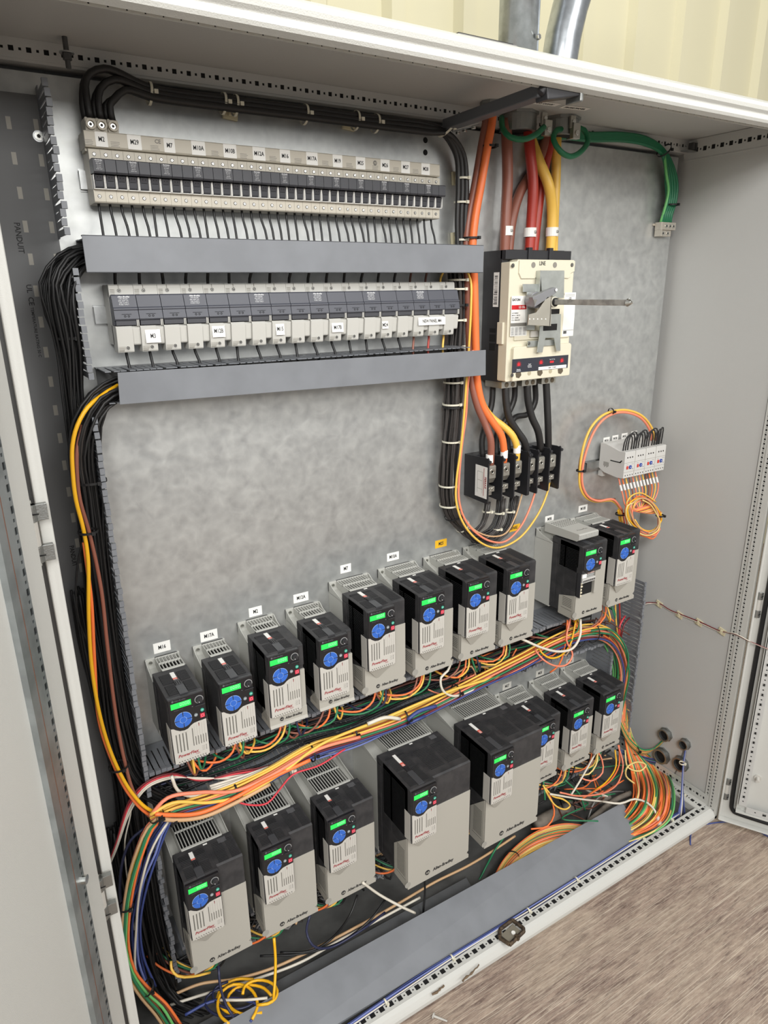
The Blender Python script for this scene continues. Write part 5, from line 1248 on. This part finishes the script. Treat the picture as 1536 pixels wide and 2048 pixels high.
# --- bottom tangle
Z = lambda z: ('z',z)
wire([(345,1990,Z(-1.17)),(400,1968,Z(-1.17)),(470,1958,Z(-1.17)),(540,1938,Z(-1.17)),(620,1902,Z(-1.17)),(720,1850,Z(-1.17)),(800,1805,Z(-1.17)),(870,1764,Z(-1.17)),(935,1732,Z(-1.17)),(985,1702,Z(-1.17)),(1030,1672,Z(-1.17))],.0036,'tan','long beige cable running along under the bottom drives')
wire([(340,2010,Z(-1.18)),(420,1985,Z(-1.18)),(520,1955,Z(-1.18)),(600,1925,Z(-1.18)),(680,1880,Z(-1.18)),(760,1838,Z(-1.18)),(840,1795,Z(-1.18))],.0034,'white','dusty white cable running parallel just in front of the beige one')
wire([(725,1765,-.2),(760,1790,-.2),(800,1812,-.22),(830,1826,-.22)],.0034,'white','pale cable slanting down right of the third bottom drive')
wire([(548,1876,-.19),(551,1920,-.2),(550,1960,-.22),(547,1998,-.24)],.0034,'amber','amber cable hanging straight down below the second bottom drive')
for k,(cu,cv,a_,b_) in enumerate(((490,1995,55,38),(500,2000,45,30),(475,2010,40,42),(520,1985,35,25))):
    P = [atz(cu+a_*math.cos(t+k),cv+b_*math.sin(t+k),-1.165+.006*k) for t in [q*2*math.pi/10 for q in range(9)]]
    mkwire(P,.0034,'amber','amber cable coil on the enclosure floor','cable','amber coils on the enclosure floor')
wire([(437,1932,-.18),(440,1970,-.2),(452,2010,-.22),(468,2034,-.24)],.003,'navy','navy cable dropping below the leftmost bottom drive')
for k,(cu,cv) in enumerate(((470,1990),(455,2005))):
    P = [atz(cu+45*math.cos(t+k),cv+28*math.sin(t+k),-1.16) for t in [q*2*math.pi/10 for q in range(8)]]; mkwire(P,.003,'navy','navy cable curled over the amber coil','cable','navy curls over the amber coil')
wire([(370,2030,Z(-1.16)),(420,2004,Z(-1.16)),(480,1998,Z(-1.16)),(520,2016,Z(-1.16)),(500,2044,Z(-1.16))],.0034,'blue','blue cable crossing the amber coil'); wire([(440,2000,Z(-1.15)),(490,2000,Z(-1.15)),(535,1996,Z(-1.15))],.0032,'white','short white cable piece beside the amber coil')
wire([(560,1905,Z(-1.14)),(620,1902,Z(-1.14)),(660,1880,Z(-1.14)),(700,1830,-.19),(715,1790,-.17)],.0028,'black','black cable looping below the third bottom drive, left one')
wire([(520,1912,Z(-1.15)),(600,1908,Z(-1.15)),(680,1885,Z(-1.15)),(740,1840,-.2),(770,1800,-.18)],.0028,'black','black cable looping below the third bottom drive, right one')
wire([(620,1830,-.17),(613,1862,-.18),(625,1890,-.2),(660,1895,-.2),(720,1862,-.2),(770,1825,-.18)],.0030,'navy','navy cable looping below the third bottom drive')
wire([(845,1720,-.17),(850,1780,-.18),(846,1830,-.2)],.0028,'black','black cable hanging straight down beside the biggest drive')
for k in range(120):
    x = -.58+(k%22)*.060; P = [Vector((x+.05*q, random.uniform(-.10,-.03), -1.09+random.uniform(-.05,.03))) for q in range(5)]
    mkwire(P,.0028,random.choice(['black','bsoft','bgray','gray','black','bsoft','tan']),'black wire lying in the bottom duct','wire',stuff=True)
wire([(1015,1665,-.14),(990,1700,-.16),(975,1728,-.16),(958,1760,-.17),(925,1800,-.2),(900,1830,-.24)],.0028,'green','dark green wire slanting down right of the biggest drive')
wire([(1076,1660,-.18),(1040,1652,-.2),(1000,1638,-.2)],.003,'orange','unused') if False else None
# --- right bottom: the large fan of wires
cols = ['orange','yellow','green','salmon','brown','orange','pale','lime','salmon','yellow','orange','green','tan','orange']
LB3 = {c:'%s wire of the large fan at the lower right corner'%n_ for c,n_ in dict(orange='orange',yellow='yellow',green='green',salmon='salmon',brown='brown',pale='pale yellow',lime='light green',tan='tan',amber='amber').items()}
for k in range(46):
    f = k/45; c = cols[(k*5+k//7)%len(cols)]; s = random.uniform(-1,1)
    P = [pp((1252+6*s,1400,-.07)), pp((1250+8*s,1440,-.09)), pp((1252+22*f,1490,-.11)), pp((1262+62*f,1540-8*f,-.15)), atz(1268+80*f+3*s,1592+2*s,-1.155+.03*random.random()), atz(1256+78*f,1618+26*f+4*s,-1.17+.03*random.random()), atz(1232+44*f,1642+34*f+5*s,-1.20+.01*random.random()), atz(1185+20*f,1656+36*f+4*s,-1.214)]
    mkwire(P,.0026,c,LB3[c],'wire','fan of wires at the lower right')
for k in range(20):
    f = k/19; c = cols[(k*3)%len(cols)]; s = random.uniform(-1,1)
    P = [atz(1190,1655+28*f,-1.185), atz(1130,1648+34*f,-1.17), atz(1078,1662+34*f+2*s,-1.165), atz(1036+4*f,1690+28*f,-1.165), atz(1008+10*f,1720+22*f,-1.17), atz(985+20*f,1760+15*f,-1.18)]
    mkwire(P,.0026,c,'%s wire of the bundle lying behind the long duct cover'%LB3[c].split(' wire')[0],'wire','bundle lying behind the long duct cover')
tie(1023,1715,('z',-1.168),.022,'black','black tie around the bundle behind the long duct cover',None,(.6,.8,0))
for k in range(9):
    f = k/8; c = ('green','lime','orange','green','salmon','yellow','green','orange','green')[k]
    wire([(1232+6*f,1400,-.08),(1240,1440+8*f,-.10),(1262,1482+10*f,-.12),(1290,1500+8*f,-.14),(1318,1492-4*f,-.16),(1336,1468+4*f,-.178),(1345,1466+2*f,-.18)],.0024,c,'%s wire passing into the ring gland in the right wall'%dict(green='green',lime='light green',orange='orange',salmon='salmon',yellow='yellow')[c],group='wires into the ring gland')
tie(1270,1500,-.125,.016,'black','black tie on the green wires near the ring gland',None,(1,0,-.2))
for k in range(9):
    f = k/8; c = ('blue','navy','green','lblue','blue','navy','blue','green','blue')[k]
    wire([(1240,1500+6*f,-.10),(1275,1510+8*f,-.12),(1310,1519+10*f,-.15),(1345,1521+10*f,-.19),(1362,1524+8*f,-.20)],.0022,c,'%s wire running into the large gland in the right wall'%dict(green='green',lblue='pale blue',blue='blue',navy='navy')[c],group='wires into the large gland')
for k in range(5):
    f = k/4; c = ('blue','lblue','white','navy','blue')[k]
    wire([(1372+2*f,1490,-.245),(1366+2*f,1530,-.27),(1363+3*f,1580,-.30),(1360+8*f,1610,-.32),(1352+18*f,1640-6*f,-.33)],.0020,c,'%s wire hanging from the smaller gland to the sill'%dict(lblue='pale blue',blue='blue',navy='navy',white='white')[c],group='wires hanging from the smaller gland')
wire([(1370,1492,-.245),(1362,1520,-.24),(1345,1555,-.22),(1315,1580,-.2),(1270,1588,-.18),(1250,1583,-.17)],.0030,'gray','grey cable swooping left from the smaller gland')
tie(1364,1526,-.27,.008,'nylon','pale tie high on the blue wires near the wall'); tie(1364,1588,-.30,.008,'nylon','pale tie low on the blue wires near the wall')
# pale loop, white patch cable, dusty hose
wire([(1250,1500,-.13),(1256,1535,-.16),(1280,1542,-.19),(1292,1530,-.19),(1275,1524,-.18),(1254,1535,-.18),(1252,1552,-.18),(1272,1570,-.2),(1284,1590,-.2),(1280,1612,-.2),(1268,1632,-.2)],.0028,'pale','pale yellow wire forming an open loop over the fan')
wire([(1205,1603,Z(-1.13)),(1240,1607,Z(-1.13)),(1270,1598,Z(-1.13)),(1295,1606,Z(-1.13)),(1310,1622,Z(-1.14)),(1314,1640,Z(-1.16))],.0034,'white','white patch cable curving over the fan of wires')
m = MB(); a_ = atz(1313,1626,-1.15); b_ = atz(1320,1652,-1.165); m.tube([a_,a_.lerp(b_,.3),a_.lerp(b_,.35),b_],[.004,.005,.0075,.0075],W_('white'),8); tag(m.build('cable_plug'),'white plug at the end of the patch cable','plug')
hose = M('dusty_hose',(122,114,104),.85,bump=.6,bscale=300,var=.4,vscale=30)
for k,(pts,rr) in enumerate((([(1070,1650,Z(-1.17)),(1110,1628,Z(-1.17)),(1160,1608,Z(-1.17)),(1215,1590,Z(-1.17))],.019),([(1160,1660,Z(-1.185)),(1190,1632,Z(-1.18)),(1230,1600,Z(-1.17)),(1262,1586,Z(-1.16))],.008),([(1180,1665,Z(-1.185)),(1212,1636,Z(-1.18)),(1250,1610,Z(-1.17))],.008))):
    m = MB(); m.tube(smooth_path([pp(p) for p in pts]),rr,hose,12); tag(m.build('dusty_hose',None,0,True),('wide dusty grey hose lying on the enclosure floor','thinner dusty hose crossing the floor, left one','thinner dusty hose crossing the floor, right one')[k],'hose')
for k,(c,pts) in enumerate((('yellow',[(1090,1575,-.17),(1105,1592,-.19),(1125,1598,-.2),(1140,1612,-.2),(1133,1618,-.2),(1112,1612,-.2),(1098,1594,-.19),(1086,1570,-.17)]),('orange',[(1090,1575,-.17),(1103,1600,-.19),(1108,1630,-.2),(1095,1652,-.2),(1062,1658,-.19)]),
    ('salmon',[(1180,1480,-.14),(1204,1520,-.16),(1205,1545,-.17),(1182,1562,-.17),(1160,1555,-.15)]),('pale',[(1190,1480,-.14),(1195,1520,-.16),(1178,1548,-.17),(1158,1550,-.15)]),
    ('orange',[(1238,1490,-.12),(1238,1530,-.14),(1222,1560,-.16),(1185,1585,-.18),(1160,1600,-.19)]),('amber',[(1230,1500,-.12),(1232,1532,-.14),(1216,1560,-.16),(1180,1588,-.18)]),
    ('salmon',[(1236,1490,-.12),(1246,1530,-.15),(1238,1562,-.17),(1215,1583,-.19),(1160,1592,-.2),(1120,1585,-.2)]),
    ('green',[(1090,1600,-.19),(1088,1570,-.17),(1080,1540,-.15)]),('white',[(1190,1508,-.15),(1175,1535,-.17),(1158,1565,-.19),(1142,1590,-.2)]),('green',[(1130,1560,-.17),(1160,1590,-.19),(1170,1620,-.2)]),('white',[(1100,1588,-.2),(1160,1598,-.2),(1205,1603,-.2)]),('gray',[(1250,1583,-.17),(1220,1585,-.18),(1190,1602,-.19),(1175,1640,-.2)]))):
    wire(pts,.0026 if c != 'white' else .003,c,'%s wire %s'%(nmc.get(c,c),('forming a hook right of the half hidden drive','hanging right of the half hidden drive','looping below the second last bottom drive, outer one','looping below the second last bottom drive, inner one','slanting down left of the fan','slanting down just left of the orange one','curving long and low left of the fan','standing beside the big drive corner','slanting down below the last bottom drive','buried behind the dusty hose','lying flat left of the patch cable','tied over the dusty hoses')[k]))
for k in range(22):
    c = random.choice(['green','black','white','dbrown','orange','green','black']); cu, cv = random.uniform(1085,1225), random.uniform(1520,1620)
    P = [atz(cu+random.uniform(-45,45),cv+random.uniform(-22,28),-1.13-.03*random.random()) for q in range(4)]
    mkwire(P,.0022,c,'%s wire in the tangle below the right bottom drives'%nmc[c],'wire',stuff=True)
# --- blue and white wires along the sill
bundle([(690,2058,Z(-1.197)),(760,2010,Z(-1.197)),(830,1962,Z(-1.197)),(903,1915,Z(-1.197)),(990,1861,Z(-1.197)),(1058,1819,Z(-1.197)),(1152,1759,Z(-1.197)),(1283,1675,Z(-1.197)),(1357,1627,Z(-1.197))],['blue','white','navy','lblue','navy','blue'],.0048,.0018,'wire of the thin run lying along the front sill','blue and white wires along the sill',.5,labels={'white':'white wire of the thin run along the front sill','lblue':'pale blue wire of the thin run along the front sill','blue':'blue wire of the thin run along the front sill','navy':'navy wire of the thin run along the front sill'})
for k,(u,v) in enumerate(((770,2004),(903,1915),(1056,1821),(1152,1759),(1283,1675),(1340,1638))): tie(u,v,('z',-1.197),.0065,'nylon','pale tie on the wires along the sill, %s from the left'%('first','second','third','fourth','fifth','sixth')[k],None,(1,0,0))
wire([(1381,1690,Z(ZFL+.001)),(1381,1672,Z(ZFL+.0022)),(1390,1655,Z(ZFL+.0022)),(1415,1648,Z(ZFL+.0022)),(1460,1644,Z(ZFL+.0022)),(1500,1654,Z(ZFL+.0022)),(1545,1678,Z(ZFL+.0022))],.0022,'blue','single blue wire lying on the wood floor')
# --- thin pair crossing the right wall
X = lambda d: ('x',XS-d)
for k,c in enumerate(('maroon','white')): wire([(1285,1208+2*k,-.09),(1300,1205+2*k,X(.01)),(1318,1207+k,X(.006)),(1340,1220+k,X(.005)),(1362,1229+k*1.5,X(.005)),(1400,1244+2*k,X(.005)),(1443,1263+k,X(.005)),(1470,1268-k,X(.012)),(1500,1283,-.40),(1545,1302,-.45)],.0018,c,'%s thin wire crossing the right wall to the door'%c)
for k,(u,v) in enumerate(((1318,1208),(1359,1230),(1398,1245),(1444,1263))):
    p = pp((u,v,X(.002))); m = MB(); m.box(-.002,.0018,-.012,.012,-.010,.010,tiemount); m.box(-.007,-.002,-.004,.004,-.006,.006,tiemount); o = m.build('tie_mount',None,.001); o.location = p; o.rotation_euler = (.25,0,0); tag(o,'square adhesive tie mount on the right wall, %s from the duct'%('first','second','third','fourth')[k],'tie mount')
# --- thick cables: from the roof
def cable(pts, r, col, label, **k): return wire(pts, r, col, label, cat='cable', name='power_cable', n=14, **k)
cable([(985,200,-.035),(985,235,-.045),(974,300,-.055),(962,370,-.055),(950,440,-.055),(945,500,-.055),(948,545,-.055),(950,620,-.055),(952,700,-.055),(955,765,-.06),(966,812,-.065),(986,845,-.075),(1003,872,-.08),(1008,905,-.08),(1007,925,-.078)],.0088,'orange','thick orange power cable from the roof to the distribution block')
cable([(974,200,-.03),(973,235,-.035),(962,300,-.04),(950,370,-.04),(937,440,-.04),(932,500,-.04),(936,600,-.04),(939,700,-.04),(944,765,-.05),(955,812,-.06),(971,850,-.07),(981,878,-.08),(982,910,-.08),(981,930,-.078)],.0088,'brown','thick brown power cable beside the orange one, down to the distribution block')
cable([(952,700,-.032),(955,765,-.036),(967,812,-.042),(985,836,-.050),(1006,852,-.062),(1023,868,-.075),(1033,890,-.08),(1033,922,-.078)],.0086,'yellow','thick yellow power cable appearing from behind the orange one')
for k,(u,v) in enumerate(((979,917),(1008,908),(1034,898))): 
    p = at(u,v,-.080); m = MB(); m.cyl(p+Vector((0,0,-.010)),(0,0,1),.0094,.020,white,16); tag(m.build('cable_marker',None,.0004),'white heat-shrink marker on the %s cable at the distribution block'%('brown','orange','yellow')[k],'cable marker')
cable([(1012,240,-.02),(1014,290,-.03),(1015,360,-.035),(1012,430,-.038),(1009,512,-.038)],.0125,'brown','thickest brown cable dropping into the circuit breaker, front one')
cable([(1056,240,-.02),(1060,300,-.035),(1066,370,-.04),(1063,440,-.038),(1058,512,-.038)],.0125,'red','thickest red cable dropping into the circuit breaker, front one')
cable([(1042,232,.0),(1060,275,-.006),(1079,325,-.030),(1097,370,-.045),(1104,420,-.04),(1101,512,-.038)],.0125,'yellow','thickest yellow cable crossing over into the circuit breaker')
cable([(1096,240,.0),(1085,300,-.013),(1064,345,-.014),(1040,385,-.014),(1024,440,-.016),(1016,512,-.02)],.0115,'brown','thick brown cable behind, slanting left to the breaker')
cable([(1106,240,.0),(1099,290,-.013),(1086,350,-.014),(1076,420,-.016),(1066,512,-.02)],.0115,'red','thick red cable behind the front red one')
cable([(1116,240,.0),(1113,290,-.013),(1112,350,-.014),(1109,420,-.016),(1106,512,-.02)],.0115,'yellow','straight thick yellow cable behind the front yellow one')
for k,(u,v,s) in enumerate(((1013,462,'L1-'),(1060,465,'L2-'),(1104,464,'L3-'))):
    p = at(u,v,-.038); m = MB(); m.cyl(p+Vector((0,0,-.010)),(0,0,1),.0150,.020,white,20); o = m.build('cable_marker'); tag(o,'white marker reading %s on a thick cable above the breaker'%s.strip('-'),'cable marker'); text(s,.0085,p+Vector((.004,-.0153,0)),ink,o,rot=(math.pi/2,0,.3))
    o_ = o.children[0]
tie(979,293,-.05,.016,'black','black tie near the roof on the brown and orange cables'); tie(943,476,-.05,.018,'black','black tie just above the duct cover on the brown and orange cables')
# ground cables
def gc(pts, label, r=.0062, **k): return wire(pts, r, 'gnd', label, cat='cable', name='ground_cable', n=12, **k)
gc([(1003,235,-.03),(1006,258,-.055),(1020,274,-.075),(1045,279,-.085),(1070,270,-.085),(1088,254,-.075)],'green ground cable hanging in a bow below the left bushing')
gc([(1128,258,-.05),(1112,262,-.07),(1107,280,-.085),(1120,302,-.095),(1140,313,-.095),(1162,303,-.09),(1176,280,-.08),(1168,260,-.07),(1150,256,-.06),(1132,258,-.05)],'green ground cable forming a full loop below the right bushing')
for k in range(5):
    dz = (k-2)*3.2; gc([(1060,272+dz*.6,-.008),(1120,268+dz,-.014),(1180,274+dz,-.02),(1240,274+dz,-.02),(1290,282+dz,-.02),(1322,300+dz*.8,-.02),(1336-3*(k-2),325,-.02),(1343-5*(k-2),365,-.02),(1342-4*(k-2),405,-.02),(1334-4*(k-2),430,-.02),(1331-4*(k-2),452,-.016)],'green ground cable running along the top right and down to the ground lug',.0050,group='green ground cables at the top right')
wire([(1328,300,-.02),(1333,350,-.026),(1337,380,-.026),(1330,415,-.024),(1320,448,-.016)],.0036,'lime','thin light green wire in front of the green ground cables')
tie(1328,301,-.02,.019,'black','black tie where the green cables turn down',None,(1,0,-.8)); tie(1342,410,-.02,.018,'black','black tie low on the green cables')
# --- black cables between breaker and blocks
for k,pts in enumerate(([(1011,768,-.06),(1012,800,-.062),(1018,835,-.066),(1034,862,-.07),(1048,882,-.075),(1054,905,-.07)],[(1054,765,-.06),(1056,800,-.062),(1064,835,-.066),(1076,862,-.07),(1082,900,-.065)],[(1092,760,-.06),(1094,800,-.062),(1096,850,-.065),(1097,900,-.06)])):
    cable([*pts],.0092,'bsoft','thick black cable from the breaker down to the right distribution block, %s'%('left one','middle one','right one')[k])
for k,pts in enumerate(([(986,768,-.02),(983,810,-.022),(972,845,-.022),(964,880,-.025),(965,915,-.03)],[(1030,765,-.02),(1028,800,-.02),(1012,835,-.02),(995,865,-.022),(992,912,-.03)],[(1070,765,-.02),(1070,805,-.02),(1056,828,-.02),(1030,835,-.02),(1016,862,-.022),(1017,905,-.03)])):
    cable([*pts],.0075,'bsoft','thick black cable looping behind to the left distribution block, %s'%('left one','middle one','right one')[k])
# --- grey-black bundle beside the ducts, down and round into the block
MB_ = [(905,490,-.03),(912,560,-.035),(914,640,-.035),(911,700,-.035),(908,760,-.035),(905,830,-.035),(900,890,-.035),(896,940,-.035),(895,990,-.035),(902,1025,-.035),(920,1052,-.04)]
for g_,e in enumerate(([(945,1064,-.05),(966,1048,-.055),(974,1020,-.055),(976,1000,-.05)],[(950,1072,-.055),(985,1062,-.06),(1000,1035,-.055),(1004,995,-.05)],[(950,1080,-.055),(990,1078,-.06),(1018,1048,-.06),(1030,990,-.05)])):
    bundle(MB_,['bgray','bsoft','bgray','bgray','black','bgray','bgray','bsoft'],.019+.002*g_,.0029,'grey-black wire of the tied bundle hanging in an arc to the distribution block','tied bundle beside the ducts',.18,[.014,.018,.018,.018,.019,.022,.022,.021,.020,.018,.014],ends=[e])
for k,(u,v) in enumerate(((916,560),(914,578),(912,640),(910,693),(906,764),(904,808),(903,882),(896,970),(897,1010),(925,1052))):
    tie(u,v,-.035,.0225 if k < 9 else .019,'nylon','pale tie on the wire bundle beside the ducts, %s from the top'%('first','second','third','fourth','fifth','sixth','seventh','eighth','ninth','tenth')[k],None,None if k < 9 else (1,0,-1))
for k,(u,v) in enumerate(((914,610),(905,813),(908,1030))): tie(u,v,-.035,.024,'black','black tie on the wire bundle beside the ducts, %s'%('at the lower fuse row','below the lower duct','near the bottom bend')[k],None,None if k < 2 else (.4,0,-1))
for k,(u,v,Y) in enumerate(((974,1022,-.055),(997,1025,-.055),(1018,1022,-.058),(993,1057,-.06))): tie(u,v,Y,.012,'nylon','pale tie on the bundle strands below the distribution block, %s'%('left','middle','right','lowest')[k])
wire([(930,535,-.05),(941,560,-.06),(942,610,-.065),(938,690,-.065),(933,760,-.065),(928,830,-.065),(921,900,-.065),(913,960,-.065),(912,1000,-.065),(921,1035,-.07),(940,1066,-.075),(970,1090,-.08),(1000,1095,-.08),(1040,1075,-.08),(1075,1030,-.08),(1093,990,-.075),(1101,955,-.06)],.0028,'yellow','yellow wire hanging lowest in the cable loop over the drives')
wire([(946,700,-.058),(936,765,-.058),(932,830,-.058),(924,890,-.058),(918,960,-.062),(918,1000,-.065),(928,1035,-.07),(948,1062,-.075),(980,1082,-.08),(1010,1083,-.08),(1040,1055,-.08),(1062,1010,-.075),(1075,965,-.06)],.0028,'salmon','salmon wire in the cable loop over the drives')
wire([(930,1040,-.07),(952,1062,-.075),(985,1073,-.08),(1012,1066,-.08),(1030,1035,-.08),(1045,985,-.06)],.0022,'tan','tan wire innermost in the cable loop over the drives')
# --- relay wires
wire([(1309,885,-.05),(1306,862,-.05),(1288,835,-.05),(1260,821.5,-.05),(1230,821.5,-.05),(1202,833,-.05),(1181,857,-.05),(1167,893,-.05),(1160,936,-.05),(1160,972,-.05),(1170,993,-.05),(1190,1003,-.05),(1225,1002,-.055),(1238,1015,-.06),(1245,1045,-.06)],.0036,'yellow','yellow wire bowed around the four relays')
wire([(1304,885,-.056),(1300,862,-.056),(1284,838,-.056),(1258,826,-.056),(1232,826,-.056),(1208,838,-.056),(1190,860,-.056),(1175,895,-.056),(1165,936,-.056),(1165,970,-.056),(1176,993,-.056),(1196,1002,-.056),(1226,999,-.06),(1244,1020,-.065)],.0036,'salmon','salmon wire bowed around the four relays inside the yellow one')
wire([(1312,890,-.045),(1309,866,-.045),(1290,838,-.045),(1256,824,-.045),(1226,824,-.045),(1196,838,-.04),(1170,885,-.04),(1158,940,-.04),(1166,985,-.04),(1190,999,-.04),(1230,998,-.045)],.003,'brown','brown wire bowed around the relays behind the others')
tie(1222,823,-.052,.009,'black','black tie at the top of the bow around the relays',None,(1,0,.1)); tie(1160,941,-.052,.010,'black','black tie at the left of the bow around the relays'); tie(1240,1028,-.06,.013,'black','black tie below the relays'); 
wcol = ['salmon','orange','yellow','brown','salmon','pale','salmon','yellow','brown','orange','yellow','salmon']
for k in range(12):
    x = .803+k*.0145; c = wcol[k]; P = [Vector((x,-.075,-.128)),Vector((x+.004,-.082,-.155)),Vector((x+.012,-.088,-.185)),Vector((x+.03-.003*k,-.09,-.225)),Vector((.93-.006*k,-.095,-.262+.002*k)),Vector((.985-.004*k,-.1,-.268+.003*k))]
    o = mkwire(P,.0021,c,'%s wire fanning down from the relays'%nmc.get(c,c),'wire','wires fanning down from the relays')
    m = MB(); d_ = (P[2]-P[1]).normalized(); m.cyl(P[1]+d_*.002,d_,.0030,.018,white,8); o2 = m.build('wire_marker',o)
for k in range(9):
    cx_, cy_, ra_, rb_ = 1288+random.uniform(-6,6), 1030+random.uniform(-7,7), 29+random.uniform(-4,5), 37+random.uniform(-6,6)
    P = [at(cx_+ra_*math.cos(t)+random.uniform(-2,2)+.25*rb_*math.sin(t),cy_+rb_*math.sin(t)+random.uniform(-2,2),-.095-.004*(k%4)) for t in [q*2*math.pi/12+k*.7 for q in range(12)]]
    c = ['yellow','salmon','amber','tan','orange','yellow','salmon','pale','orange'][k]
    mkwire(P,.0022,c,'%s wire coiled below the relays against the right wall'%nmc.get(c,c),'wire','coil of wires below the relays',n=6)
tie(1320,1031,-.1,.012,'black','black tie on the coil below the relays')
wire([(1236,1020,-.06),(1241,1050,-.05),(1246,1090,-.04),(1250,1140,-.03)],.003,'amber','amber wire dropping behind the rightmost upper drive'); wire([(1243,1020,-.06),(1249,1050,-.05),(1254,1090,-.04),(1258,1140,-.03)],.003,'red','red wire dropping behind the rightmost upper drive')
for g_ in range(4):
    for q in range(3):
        x = .806+g_*.0448+q*.0095; x2 = x+.0335 if g_ < 3 else x+.012; h_ = .045+.004*q
        P = [Vector((x,-.082,-.060)),Vector((x,-.084,-.060+h_*.6)),Vector((x+(x2-x)*.25,-.086,-.060+h_)),Vector((x+(x2-x)*.75,-.086,-.060+h_)),Vector((x2,-.084,-.060+h_*.6)),Vector((x2,-.082,-.060))]
        mkwire(P,.0019,'black','thin black jumper arching over the tops of the relays','jumper','black jumpers over the relays','jumper')

# the smallest wires beyond three hundred become part of the one loose mass
REC.sort(key=lambda t: -t[0])
for g,o,P_,r_,c_ in [t for t in REC if not t[1].children][299:]:
    STUFF.tube(smooth_path(P_,.016),r_,W_(c_),6); bpy.data.objects.remove(o)
so = STUFF.build('wire',None,0,True); so['kind'] = 'stuff'; so['label'] = 'mass of further thin wires filling the ducts and the bottom of the enclosure'; so['category'] = 'wires'

# ------------------------------------------------------------------ light
w = bpy.data.worlds.new('world'); SC.world = w; w.use_nodes = True
w.node_tree.nodes['Background'].inputs['Color'].default_value = (1.0,.99,.97,1); w.node_tree.nodes['Background'].inputs['Strength'].default_value = .36
def area(name, loc, target, sx, sy, power, col=(1,.99,.97)):
    l = bpy.data.lights.new(name,'AREA'); l.shape = 'RECTANGLE'; l.size = sx; l.size_y = sy; l.energy = power; l.color = col
    o = bpy.data.objects.new(name,l); C.objects.link(o); o.location = loc; d = Vector(target)-Vector(loc); o.rotation_euler = d.to_track_quat('-Z','Y').to_euler(); return o
area('hall_lamp', (-1.7,-2.9,1.75), (.1,0,0), 1.1, .9, 88)
area('hall_lamp', (.9,-2.6,2.3), (.2,0,-.4), 1.4, .4, 40)
area('hall_lamp', (1.6,.2,2.75), (1.0,.9,1.2), 1.6, .3, 9)
area('front_fill', (.5,-4.2,1.42), (.2,0,.2), 4.5, .9, 92, (1,.985,.955))  # added soft fill from the front, brightens plate and upper fuse row
SC.view_settings.view_transform = 'Standard'; SC.view_settings.look = 'None'; SC.view_settings.gamma = 1
SC.view_settings.use_curve_mapping = False
SC.view_settings.exposure = 0.03
